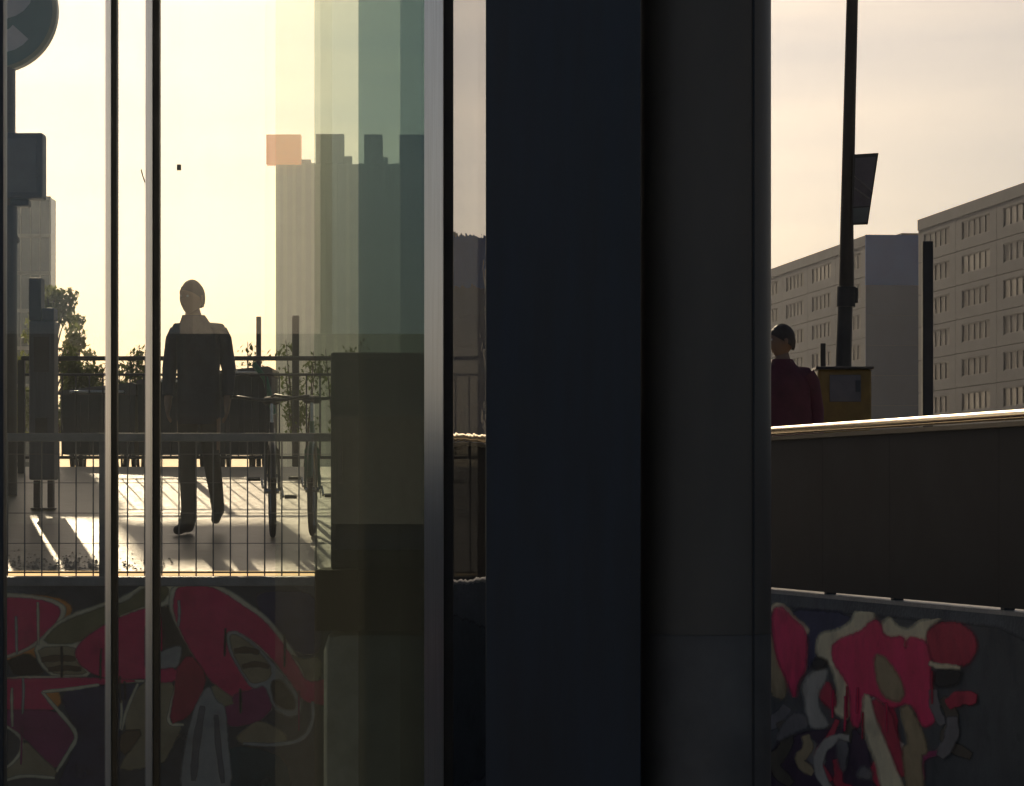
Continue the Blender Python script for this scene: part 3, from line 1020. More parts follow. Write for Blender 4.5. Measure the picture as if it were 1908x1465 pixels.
MB().bbox(-15 * u, 14 * u, -0.128, -0.121, 255 * u, 320 * u, 0.004).build('display', M_box, tk)
MB().bbox(-12 * u, 10 * u, -0.128, -0.121, 130 * u, 170 * u, 0.004).build('ticket_tray', M_darkmetal, tk)

# billboard wall added unseen to the left to cast shade across the paving
pv_x, pv_y = -6.35, 40.0
pvz = gz(pv_y)
pav = thing('blocker_wall', 'tall grey billboard wall added unseen left of the frame to shade the paving', 'blocker', (pv_x, pv_y, pvz))
PHH = 9.2 - pvz
MB().box(-6, 0, 0, 0.5, 0, PHH - 0.15).build('wall', M_concrete, pav)
MB().bbox(-6.1, 0.0, -0.1, 0.6, PHH - 0.149, PHH, 0.02).build('roof', M_darkmetal, pav)
for q in range(3):
    wq = MB().box(-5.6 + q * 1.9, -4.2 + q * 1.9, -0.04, -0.001, 0.9, 3.2).build('window', M_box, pav)
    MB().box(-5.7 + q * 1.9, -4.1 + q * 1.9, -0.12, -0.041, 0.78, 0.899).build('sill', M_coping, wq)
MB().box(-0.15, 1.15, 0.2, 0.35, PHH + 0.25, PHH + 0.95).build('shadow_slab', M_darkmetal, pav)  # unseen slab added to cast the second shadow wedge
MB().box(-0.14, -0.04, 0.2, 0.3, PHH, PHH + 0.249).build('slab_leg', M_darkmetal, pav)

# ------------------------------------------------------------------ waste containers behind the railing
def container(label, colmat, lidmat, loc, w, h, rise, green=False):
    """wheeled bin with a lid that climbs from left to right"""
    t_ = thing('waste_container', label, 'waste container', loc, 0, 'waste containers behind the railing')
    x0, x1 = -w / 2, w / 2
    hb = h - rise - 0.03
    vs = []
    for z, k_ in ((0.13, 0.97), (hb, 1.0)):
        vs += [(x0 * k_, -0.42, z), (x1 * k_, -0.42, z), (x1 * k_, 0.42, z), (x0 * k_, 0.42, z)]
    MB().add(vs, [(3, 2, 1, 0), (4, 5, 6, 7), (0, 1, 5, 4), (1, 2, 6, 5), (2, 3, 7, 6), (3, 0, 4, 7)]).build('bin_body', colmat, t_)
    prof = [(x0 - 0.01, hb + 0.001), (x1 + 0.01, hb + 0.001), (x1 + 0.01, h - 0.02), (x1 - 0.03, h), (x0 + 0.02, hb + 0.045), (x0 - 0.01, hb + 0.03)]
    N = len(prof)
    vs = [(q[0], yy, q[1]) for yy in (-0.45, 0.45) for q in prof]
    lid = MB().add(vs, [(i, (i + 1) % N, N + (i + 1) % N, N + i) for i in range(N)] + [tuple(range(N - 1, -1, -1)), tuple(range(N, 2 * N))]).build('lid', lidmat, t_)
    MB().tube([(x0 + 0.1, -0.45, hb + 0.02), (x0 + 0.1, -0.5, hb + 0.03), (x1 - 0.1, -0.5, hb + 0.03), (x1 - 0.1, -0.45, hb + 0.02)], 0.012, 8).build('handle', M_steel, lid, True)
    for q in range(3):
        MB().box(x0 * 0.5 + q * w * 0.25 - 0.015, x0 * 0.5 + q * w * 0.25 + 0.015, -0.44, -0.421, 0.2, hb - 0.06).build('rib', colmat, t_)
    for sx in (-1, 1):
        for sy in (-1, 1):
            Mw = Matrix.Translation((sx * w * 0.36, sy * 0.3, 0.075)) @ Matrix.Rotation(R(90), 4, 'Y')
            MB().lathe([(0.045, -0.022), (0.075, -0.016), (0.075, 0.016), (0.045, 0.022)], 16, Mw).build('wheel', M_darkmetal, t_, True)
            MB().box(sx * w * 0.36 - 0.03, sx * w * 0.36 + 0.03, sy * 0.3 - 0.026, sy * 0.3 + 0.026, 0.09, 0.129).build('bracket', M_steel, t_)
    if green:
        MB().tube([(x1 - 0.16, -0.5, h + 0.02), (x1 - 0.05, -0.5, h - 0.12), (x1 + 0.03, -0.5, h - 0.45)], 0.028, 8).build('tipping_bar', M_bing, t_, True)
    return t_


M_binb = mat('bin_black', (0.028, 0.036, 0.042), 0.5, var=0.2)
M_bing = mat('bin_green', (0.02, 0.16, 0.075), 0.38, var=0.25)
M_lid = mat('lid_grey', (0.10, 0.10, 0.10), 0.25, var=0.2)
by_ = 30.4
uu = by_ / F
for (pa, pb_, ht, rise, lab, gr) in ((124, 262, 0.80, 0.09, 'black waste container with a rising grey lid left of the second mullion', False),
                                     (266, 402, 0.86, 0.05, 'black waste container with grey lid directly behind the walking person', False),
                                     (406, 512, 0.95, 0.06, 'dark waste container with a green tipping bar right of the walking person', True)):
    px = (pa + pb_) / 2
    container(lab, M_binb, M_lid, (P(px, 0, by_).x, by_, gz(by_)), (pb_ - pa) * uu, ht, rise, gr)

# ------------------------------------------------------------------ bicycles
M_tyre = mat('tyre', (0.018, 0.018, 0.018), 0.8)
M_rim = mat('rim', (0.45, 0.45, 0.44), 0.25, 1.0)
M_frame = {'black': mat('frame_black', (0.02, 0.02, 0.022), 0.3), 'green': mat('frame_green', (0.02, 0.10, 0.05), 0.3),
           'red': mat('frame_red', (0.25, 0.03, 0.03), 0.3)}


def bicycle(label, loc, rz, c, steer=0.0):
    t_ = thing('bicycle', label, 'bicycle', loc, rz, 'parked bicycles')
    WR, WB = 0.34, 1.05
    for sx, nm in ((0, 'rear'), (WB, 'front')):
        Ms = Matrix.Translation((sx, 0, WR))
        if sx:
            Ms = Ms @ Matrix.Rotation(steer, 4, 'Z')

        def ring(r, n_=36):
            return [Ms @ Vector((math.cos(2 * math.pi * i / n_) * r, 0, math.sin(2 * math.pi * i / n_) * r)) for i in range(n_)]
        w = MB().tube(ring(WR - 0.02), 0.02, 8, closed=True).build('wheel', M_tyre, t_, True)
        MB().tube(ring(WR - 0.045), 0.01, 6, closed=True).build('rim', M_rim, w, True)
        spk = MB()
        for i in range(14):
            an = 2 * math.pi * i / 14
            spk.tube([Ms @ Vector((math.cos(an) * 0.02, 0.02 * (-1) ** i, math.sin(an) * 0.02)), Ms @ Vector((math.cos(an) * (WR - 0.05), 0, math.sin(an) * (WR - 0.05)))], 0.0016, 4)
        spk.tube([Ms @ Vector((0, -0.05, 0)), Ms @ Vector((0, 0.05, 0))], 0.02, 10)
        so = spk.build('spokes', M_rim, w)
        so['kind'] = 'stuff'
        MB().tube([Ms @ Vector((math.cos(R(a)) * (WR + 0.02), 0, math.sin(R(a)) * (WR + 0.02))) for a in range(20, 175, 15)], 0.022, 6).build('mudguard', M_frame[c], t_, True)
    bb_, st, hd, hb = (0.45, 0, 0.3), (0.30, 0, 0.78), (0.88, 0, 0.82), (0.93, 0, 0.68)
    f = MB()
    for a_, b_, r_ in ((bb_, st, 0.016), (st, hd, 0.016), (bb_, hb, 0.018), (hd, hb, 0.018)):
        f.tube([a_, b_], r_, 8)
    for s in (-1, 1):
        f.tube([bb_, (0, s * 0.05, WR)], 0.009, 6).tube([st, (0, s * 0.05, WR)], 0.008, 6)
        f.tube([hb, (0.96, s * 0.045, 0.62), (WB, s * 0.05, WR)], 0.011, 6)
    fr = f.build('frame', M_frame[c], t_, True)
    MB().tube([hd, (0.86, 0, 0.96)], 0.012, 8).build('stem', M_rim, t_, True)
    MB().tube([Matrix.Translation((0.86, 0, 0.97)) @ Matrix.Rotation(steer, 4, 'Z') @ Vector(v) for v in ((-0.16, -0.30, 0.02), (-0.05, -0.27, 0.04), (0.03, -0.1, 0.02), (0.03, 0.1, 0.02), (-0.05, 0.27, 0.04), (-0.16, 0.30, 0.02))], 0.012, 8).build('handlebar', M_darkmetal, t_, True)
    sd = MB().lathe([(0.001, 0.045), (0.06, 0.04), (0.09, 0.01), (0.07, -0.01), (0.01, -0.015)], 16, Matrix.Translation((0.24, 0, 0.92)), 1.5, 0.85).build('saddle', M_tyre, t_, True)
    MB().tube([st, (0.27, 0, 0.9)], 0.012, 8).build('seat_post', M_rim, sd, True)
    Mc = Matrix.Translation((0.45, 0.06, 0.3)) @ Matrix.Rotation(R(90), 4, 'X')
    MB().lathe([(0.085, -0.003), (0.09, 0), (0.085, 0.003)], 24, Mc).build('chainring', M_rim, t_, True)
    for s in (-1, 1):
        pd = MB().tube([(0.45, s * 0.07, 0.3), (0.45 + s * 0.16, s * 0.08, 0.3 - s * 0.05)], 0.009, 6).build('crank', M_rim, t_, True)
        MB().box(0.45 + s * 0.16 - 0.045, 0.45 + s * 0.16 + 0.045, s * 0.09 - 0.0 + (0 if s > 0 else -0.09), s * 0.09 + (0.09 if s > 0 else 0), 0.3 - s * 0.05 - 0.01, 0.3 - s * 0.05 + 0.01).build('pedal', M_tyre, pd)
    return t_


def on_ground(px, y_):
    p = P(px, 0, y_)
    return (p.x, y_, gz(y_))


tilt = math.atan(SLOPE)


def bike(label, px, y_, rz, c, steer=0.0):
    o_ = bicycle(label, on_ground(px, y_), 0, c, steer)
    n_ = Vector((0, -SLOPE if y_ < CREST else 0, 1)).normalized()
    o_.rotation_euler = (Vector((0, 0, 1)).rotation_difference(n_).to_matrix() @ Matrix.Rotation(R(rz), 3, 'Z')).to_euler()
    return o_


bike('black bicycle parked nose-on just left of the tinted pane edge', 508, 24.4, -85.8, 'black', R(2))
bike('green bicycle parked nose-on behind the tinted pane edge', 583, 24.5, -86.6, 'green', R(-3))

# ------------------------------------------------------------------ posts, shrubs, trees
def leaf_mat(name, c, thru=0.4):
    m_ = mat(name, c, 0.55, var=0.35, scale=1.3, spec=0.3)
    nt_ = m_.node_tree
    b_ = nt_.nodes['Principled BSDF']
    out_ = nt_.nodes['Material Output']
    tl_ = nt_.nodes.new('ShaderNodeBsdfTranslucent')
    tl_.inputs['Color'].default_value = (c[0] * 2.6, c[1] * 2.2, c[2] * 1.1, 1)
    ad_ = nt_.nodes.new('ShaderNodeMixShader')
    ad_.inputs[0].default_value = thru
    nt_.links.new(b_.outputs[0], ad_.inputs[1])
    nt_.links.new(tl_.outputs[0], ad_.inputs[2])
    nt_.links.new(ad_.outputs[0], out_.inputs['Surface'])
    return m_


M_leaf = leaf_mat('leaf_green', (0.055, 0.085, 0.025))
M_leaf2 = leaf_mat('leaf_far', (0.09, 0.12, 0.05), 0.7)
M_bark = mat('bark', (0.06, 0.045, 0.035), 0.9, var=0.3, scale=12, bump=0.5)


def leaves(mb, c, rad, n_, size, rng):
    for _ in range(n_):
        while True:
            v = Vector((rng.uniform(-1, 1), rng.uniform(-1, 1), rng.uniform(-1, 1)))
            if 0.15 < v.length < 1:
                break
        p = Vector(c) + Vector((v.x * rad[0], v.y * rad[1], v.z * rad[2]))
        M_ = Matrix.Translation(p) @ Matrix.Rotation(rng.uniform(0, 6.3), 4, 'Z') @ Matrix.Rotation(rng.uniform(-1.3, 1.3), 4, 'X')
        s = size * rng.uniform(0.6, 1.3)
        mb.add([M_ @ Vector(q) for q in ((0, -s, 0), (s * .5, 0, s * .12), (0, s, 0), (-s * .5, 0, s * .12))], [(0, 1, 2, 3)])


def shrub(label, px, y_, top, w, n_, seed):
    rng = random.Random(seed)
    p = P(px, top, y_)
    g0 = gz(y_)
    H = p.z - g0
    t_ = thing('shrub', label, 'shrub', (p.x, y_, g0), 0, 'shrubs along the street railing')
    st_, lf = MB(), MB()
    for i in range(7):
        bx = rng.uniform(-w, w) * 0.8
        hh = H * rng.uniform(0.7, 1.0)
        st_.tube([(bx * 0.3, rng.uniform(-.05, .05), 0), (bx * 0.7, rng.uniform(-.1, .1), hh * 0.55), (bx, rng.uniform(-.1, .1), hh)], [0.012, 0.008, 0.003], 5)
        for q in range(4):
            fz = rng.uniform(0.35, 1.0)
            leaves(lf, (bx * fz, rng.uniform(-.1, .1), hh * fz), (0.12, 0.12, 0.1), n_ // 28, 0.03, rng)
    st_.build('stems', M_bark, t_)
    lf.build('foliage', M_leaf, t_)


shrub('leafy green shrub behind the railing beside the far tree', 150, 31.6, 640, 0.22, 2600, 1)
shrub('green shrub spilling over the railing beside the left mullion', 228, 31.7, 640, 0.22, 1400, 2)
shrub('low shrub tips behind the railing between the two steel mullions', 262, 31.5, 648, 0.16, 900, 6)
shrub('sparse shrub at the thin post right of the walking person', 470, 31.6, 636, 0.12, 420, 3)
shrub('sparse shrub at the thick post behind the pane edge', 560, 31.5, 630, 0.24, 700, 4)
shrub('shrub tips behind the green tinted pane', 640, 31.6, 634, 0.22, 700, 5)


def bollard(label, px, y_, top, wpx, group=None, cap=True, m_=None):
    p = P(px, top, y_)
    g0 = gz(y_)
    t_ = thing('marker_post', label, 'post', (p.x, y_, g0), 0, group)
    r_ = wpx / 2 / F * y_
    MB().bbox(-r_, r_, -r_, r_, 0.03, p.z - g0, r_ * 0.25).build('shaft', m_ or M_darkmetal, t_)
    MB().bbox(-r_ * 1.8, r_ * 1.8, -r_ * 1.8, r_ * 1.8, 0, 0.029, 0.005).build('base_plate', M_darkmetal, t_)
    return t_


bollard('thin post rising above the railing right of the walking person', 482, 31.4, 590, 9)
bollard('thicker dark post rising above the railing behind the pane edge', 551, 31.4, 588, 13)
bollard('tall square dark post in front of the right-hand apartment block', 1728, 22.6, 450, 20)
bollard('short dark post between the maroon coat and the lamp post', 1533, 24.5, 640, 10)


def tree(label, px, y_, top, rpx, seed, zlow=640, n_=5200):
    rng = random.Random(seed)
    g0 = gz(y_)
    p = P(px, top, y_)
    H = p.z - g0
    rad = rpx / F * y_
    t_ = thing('tree', label, 'tree', (p.x, y_, g0), 0)
    tb = MB()
    tb.tube([(0, 0, 0), (0.08, 0, H * 0.3), (-0.05, 0.05, H * 0.6), (0, 0, H * 0.92)], [0.2, 0.16, 0.11, 0.03], 10)
    lf = MB()
    for i in range(44):
        fz = rng.uniform(0.3, 0.97)
        an = rng.uniform(0, 6.3)
        wdt = rad * (1.0 - 0.75 * max(0, (fz - 0.45) / 0.55) ** 1.6) * rng.uniform(0.45, 0.95)
        e = Vector((math.cos(an) * wdt, math.sin(an) * wdt, H * fz))
        tb.tube([(0, 0, H * fz * 0.75), e * 0.55 + Vector((0, 0, H * fz * 0.36)), e], [0.06, 0.035, 0.012], 5)
        leaves(lf, e, (rad * 0.3, rad * 0.3, rad * 0.24), n_ // 44, 0.16, rng)
    tb.build('trunk', M_bark, t_)
    lf.build('crown', M_leaf2, t_)


tree('hazy green tree beyond the railing at the left', 100, 150, 528, 72, 11)
tree('lower hazy tree just right of the taller left tree', 148, 170, 585, 40, 12, n_=2600)

# ------------------------------------------------------------------ street lamp, sign, yellow box on the right
LMY = 24.0
base = on_ground(1570, LMY)
lamp = thing('street_lamp', 'tall slightly leaning lamp post with a collar and a small sign plate', 'street lamp', base)
u = LMY / F


def LP(px, py):
    q = P(px, py, LMY)
    return Vector((q.x - base[0], 0, q.z - base[2]))


M_lamp = mat('lamp_brown', (0.035, 0.027, 0.018), 0.45, 0.2, var=0.25)
MB().tube([LP(1568, 1010), LP(1571, 690), LP(1575, 560)], [0.068, 0.062, 0.056], 18).build('lower_pole', M_darkmetal, lamp, True)
MB().tube([LP(1576, 572), LP(1577, 535)], 0.072, 18).build('collar', M_darkmetal, lamp, True)
MB().bbox(LP(1590, 0).x, LP(1598, 0).x, -0.03, 0.03, LP(0, 565).z, LP(0, 537).z, 0.005).build('clamp_box', M_darkmetal, lamp)
MB().tube([LP(1577, 534), LP(1578, 420), LP(1583, 200), LP(1588, 0), LP(1594, -260)], [0.058, 0.05, 0.046, 0.044, 0.04], 18).build('upper_pole', M_lamp, lamp, True)
MB().tube([LP(1594, -260), LP(1600, -330), LP(1640, -370)], [0.04, 0.035, 0.03], 12).build('lamp_arm', M_lamp, lamp, True)
MB().bbox(LP(1630, 0).x, LP(1630, 0).x + 0.5, -0.1, 0.1, LP(0, -385).z, LP(0, -355).z, 0.03).build('lamp_head', M_darkmetal, lamp)
# plate tilted towards the street, seen foreshortened
pl = [(1588, 290), (1635, 287), (1615, 420), (1585, 421)]
plate = MB().prism([LP(*p_) + Vector((0, -0.075, 0)) for p_ in pl], (0, -1, 0), 0.012).build('sign_plate', mat('plate_frame', (0.04, 0.04, 0.038), 0.5), lamp)
pl2 = [(1592, 297), (1630, 294), (1618, 385), (1588, 387)]
MB().prism([LP(*p_) + Vector((0, -0.0795, 0)) for p_ in pl2], (0, -1, 0), 0.004).build('plate_face', mat('plate_face', (0.10, 0.09, 0.105), 0.45), plate)
pl3 = [(1588, 390), (1617, 388), (1613, 416), (1588, 417)]
MB().prism([LP(*p_) + Vector((0, -0.0795, 0)) for p_ in pl3], (0, -1, 0), 0.004).build('lower_plate', mat('plate_low', (0.10, 0.12, 0.12), 0.45), plate)
for a_, b_ in (((1590, 330), (1624, 360)), ((1590, 352), (1618, 372))):
    MB().tube([LP(*a_) + Vector((0, -0.084, 0)), LP(*b_) + Vector((0, -0.084, 0))], 0.006, 5).build('stripe', mat('plate_stripe', (0.16, 0.155, 0.16), 0.5), plate)

yb_ = on_ground(1570, 22.8)
ybx = thing('yellow_box', 'yellow framed street cabinet at the foot of the lamp post', 'cabinet', yb_)
u = 22.8 / F
M_yel = mat('cabinet_yellow', (0.17, 0.115, 0.018), 0.5, var=0.25, scale=9)
ztop = P(0, 690, 22.8).z - yb_[2]
MB().bbox(-50 * u, 50 * u, -0.14, 0.14, 0.12, ztop, 0.02).build('body', M_yel, ybx)
MB().bbox(-54 * u, 54 * u, -0.17, 0.17, ztop + 0.001, ztop + 0.02, 0.006).build('lid', M_darkmetal, ybx)
MB().bbox(-28 * u, 30 * u, -0.148, -0.141, ztop - 60 * u, ztop - 10 * u, 0.003).build('window', mat('cab_window', (0.10, 0.10, 0.12), 0.25), ybx)
MB().bbox(20 * u, 29 * u, -0.156, -0.149, ztop - 42 * u, ztop - 20 * u, 0.002).build('coin_slot', M_navy, ybx)
for s in (-1, 1):
    MB().box(s * 40 * u - 0.02, s * 40 * u + 0.02, -0.1, 0.1, 0, 0.119).build('leg', M_darkmetal, ybx)

# ------------------------------------------------------------------ apartment blocks on the right
M_blockwall = mat('block_panel', (0.085, 0.094, 0.115), 0.85, var=0.14, scale=0.35)
M_blockwall2 = mat('block_panel_far', (0.092, 0.102, 0.124), 0.85, var=0.14, scale=0.35)
M_joint = mat('block_joint', (0.16, 0.145, 0.135), 0.9, var=0.1)
M_winframe = mat('window_frame', (0.07, 0.076, 0.09), 0.6, var=0.1)
M_winglass = mat('window_glass', (0.06, 0.06, 0.064), 0.5, var=0.3, scale=0.2, spec=0.15)
M_curtain = mat('window_curtain', (0.09, 0.09, 0.092), 0.6, var=0.4, scale=0.6)
M_dusk = mat('window_dark', (0.04, 0.04, 0.043), 0.4, var=0.3, scale=0.3, spec=0.2)
M_bluegable = mat('gable_blue', (0.015, 0.09, 0.30), 0.8, var=0.12, scale=0.4)
M_gablegrey = mat('gable_grey', (0.055, 0.08, 0.15), 0.8, var=0.1, scale=0.3)
FD = Vector((-0.119, 0.993, 0)).normalized()      # along the facades, away from the camera
FN = Vector((-FD.y, FD.x, 0))                     # facades look towards the street
PW, PH = 11.5, 2.56


def block(label, near, npan, nst, H, wallm, depth=13, gable=False):
    """near: near bottom corner of the facade (x, y); panels run away from the camera along FD"""
    g0 = gz(near[1])
    ang = math.atan2(FD.y, FD.x)
    t_ = thing('apartment_block', label, 'building', (near[0], near[1], g0), ang)
    # local axes: +X along FD, +Y = FN (street side)
    L = npan * PW
    MB().box(0.02, L - 0.02, -depth, -0.35, 0, H - 0.05).build('core', M_joint, t_)
    zb = H - 0.85 - nst * PH
    pan = MB()
    wx0, wx1, wz0, wz1 = 1.8, PW - 1.8, 0.78, 2.12
    g_ = 0.025
    pan.box(g_, PW - g_, -0.34, 0, g_, wz0)
    pan.box(g_, PW - g_, -0.34, 0, wz1, PH - g_)
    pan.box(g_, wx0, -0.34, 0, wz0, wz1)
    pan.box(wx1, PW - g_, -0.34, 0, wz0, wz1)
    win = MB()
    fr_ = MB()
    q = 5
    for i in range(q + 1):
        xx = wx0 + (wx1 - wx0) * i / q
        fr_.box(max(wx0, xx - 0.09), min(wx1, xx + 0.09), -0.25, -0.05, wz0 + 0.08, wz1 - 0.08)
    fr_.box(wx0, wx1, -0.25, -0.05, wz0, wz0 + 0.08)
    fr_.box(wx0, wx1, -0.25, -0.05, wz1 - 0.08, wz1)
    po = wo_ = None
    for st in range(nst):
        for c_ in range(npan):
            if po is None:
                po = pan.build('facade_panel', wallm, t_)
                wo_ = fr_.build('window', M_winframe, po)
                panes = []
                o1 = po
                for i in range(q):
                    xa, xb = wx0 + (wx1 - wx0) * i / q, wx0 + (wx1 - wx0) * (i + 1) / q
                    win.box(xa + 0.09, xb - 0.09, -0.14, -0.11, wz0 + 0.08, wz1 - 0.08)
                wg = win.build('pane', M_winglass, po)
                wg_alt = []
                for am in (M_curtain, M_dusk):
                    md_ = wg.data.copy()
                    md_.materials.clear()
                    md_.materials.append(am)
                    wg_alt.append(md_)
                rngw = random.Random(len(label))
            else:
                o1 = po.copy()
                COL.objects.link(o1)
                for ch in (wo_, wg):
                    o2 = ch.copy()
                    COL.objects.link(o2)
                    o2.parent = o1
                    if ch is wg and rngw.random() < 0.45:
                        o2.data = rngw.choice(wg_alt)
            o1.location = (c_ * PW, 0, zb + st * PH)
    MB().box(0, L, -depth - 0.1, 0.06, H - 0.85, H).build('parapet', wallm, t_)
    MB().box(0.0, L, -0.34, -0.02, 0, zb).build('plinth', wallm, t_)
    if gable:
        hb = 4.15
        nb = 7
        zz = H
        MB().box(-0.2, -0.001, -depth - 0.1, 0.05, H - hb, H + 0.05).build('gable_panel', M_bluegable, t_)['label'] = 'dark blue painted top of the gable'
        zz = H - hb
        for i in range(nb):
            z1_ = zz - 0.02
            z0_ = zz - (H - hb) / nb
            MB().box(-0.19, -0.001, -depth - 0.1, 0.04, max(0, z0_), z1_).build('gable_panel', M_gablegrey, t_)
            zz = z0_
    else:
        MB().box(-0.2, -0.001, -depth - 0.1, 0.05, 0, H).build('gable_wall', wallm, t_)
    for i in range(3):
        MB().box(8 + 14 * i, 10 + 14 * i, -7, -5, H + 0.001, H + 0.9).build('roof_vent', M_joint, t_)
    return t_


H_B = CAMZ + 22 - gz(100)
# right block: its far end stands at photo x 1710
farx, fary = (1711 - 954) / F * 254, 254
nr = Vector((farx, fary, 0)) - FD * PW * 6
block('grey apartment block with ribbon windows rising at the right edge', (nr.x, nr.y), 6, 8, H_B, M_blockwall)
nx, ny = (1613 - 954) / F * 269, 269
block('farther apartment block with a dark blue topped gable', (nx, ny), 7, 8, H_B + 0.02, M_blockwall2, gable=True)

# ------------------------------------------------------------------ far buildings on the left
TD = 1000.0
tw = thing('tower_block', 'pale hazy tower block with a roof box and its built reflected repeats behind the tinted panes', 'building', (P(660, 0, TD).x, TD, gz(TD)))
u = TD / F
H = P(0, 306, TD).z - gz(TD)
M_tower = mat('tower_wall', (0.34, 0.34, 0.28), 0.85, var=0.1, scale=0.2)
M_tower2 = mat('tower_fin', (0.42, 0.42, 0.33), 0.85, var=0.1, scale=0.2)
hx0, hx1 = (514 - 660) * u, (830 - 660) * u
MB().box(hx0, hx1, 0, 14, 0, H).build('wall', M_tower, tw)
for px in (515, 528, 545, 562, 580, 600, 622, 645, 668, 690, 712, 735, 757, 780, 803):
    MB().box((px - 660) * u, (px + 7 - 660) * u, -0.5, -0.002, 0, H + 0.3).build('fin', M_tower2, tw)
M_orange = mat('orange_glow', (0.85, 0.22, 0.05), 0.6, var=0.1)
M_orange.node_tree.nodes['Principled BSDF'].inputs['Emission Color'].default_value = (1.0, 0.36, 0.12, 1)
M_orange.node_tree.nodes['Principled BSDF'].inputs['Emission Strength'].default_value = 0.8  # glow put into the box colour, not a lamp
for (a_, b_, t_, mm, y0) in ((497, 561, 252, M_orange, -2.0), (588, 640, 249, M_tower, 1), (678, 712, 250, M_tower, 1), (744, 800, 250, M_tower, 1)):  # plain boxes stand in for the corner box mirrored again in each pane
    ob = MB().box((a_ - 660) * u, (b_ - 660) * u, y0, y0 + 5, H + 0.31 if y0 > 0 else H - 0.2, P(0, t_, TD).z - gz(TD)).build('roof_box_or_repeat', mm, tw)
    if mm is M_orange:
        ob['label'] = 'orange box with added glow on the left corner of the roof'
for (a_, b_, t_) in ((561, 578, 296), (640, 655, 290), (712, 722, 292)):
    MB().box((a_ - 660) * u, (b_ - 660) * u, 2, 5, H + 0.31, P(0, t_, TD).z - gz(TD)).build('roof_step', M_tower, tw)

ED = 330.0
ed = thing('office_building', 'pale glazed office building behind the sign mast', 'building', (P(40, 0, ED).x, ED, gz(ED)))
u = ED / F
H = P(0, 366, ED).z - gz(ED)
M_of = mat('office_frame', (0.30, 0.31, 0.28), 0.6, var=0.1)
M_og = mat('office_glass', (0.12, 0.14, 0.14), 0.15, var=0.2)
MB().box(-60 * u, 54 * u, 0.3, 4, 0, H - 0.1).build('core', M_og, ed)
for i in range(9):
    z = H * i / 8
    MB().box(-60 * u, 54 * u, -0.05, 0.299, max(0, z - 0.35), z).build('floor_band', M_of, ed) if i else None
for px in range(-56, 54, 18):
    MB().box(px * u, (px + 2) * u, -0.12, -0.051, 0, H).build('mullion', M_of, ed)

# ------------------------------------------------------------------ unseen blocks added behind the camera to mirror a veil into the glass
bt = thing('veil_tower', 'unseen pale tower added far behind the viewer as a veil in the glass', 'building', (-9.0, -92, ZT))
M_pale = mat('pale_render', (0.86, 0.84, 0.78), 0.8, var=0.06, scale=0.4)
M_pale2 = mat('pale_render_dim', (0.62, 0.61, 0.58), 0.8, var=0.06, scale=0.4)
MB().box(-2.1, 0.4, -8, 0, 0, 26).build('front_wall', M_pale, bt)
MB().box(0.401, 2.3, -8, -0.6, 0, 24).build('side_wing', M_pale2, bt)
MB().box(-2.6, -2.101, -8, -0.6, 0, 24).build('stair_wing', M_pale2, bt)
bk = thing('reflection_block', 'unseen long low block added behind the viewer to tone the glass reflection', 'building', (0, -46, ZT))
MB().box(-40, 40, -10, 0, 2.2, 3.9).build('upper_wall', mat('reflection_block_wall', (0.085, 0.105, 0.115), 0.85, var=0.1, scale=0.3), bk)
MB().box(-40, 40, -10, -0.003, 0, 2.199).build('lower_wall', mat('reflection_block_base', (0.055, 0.07, 0.075), 0.5), bk)

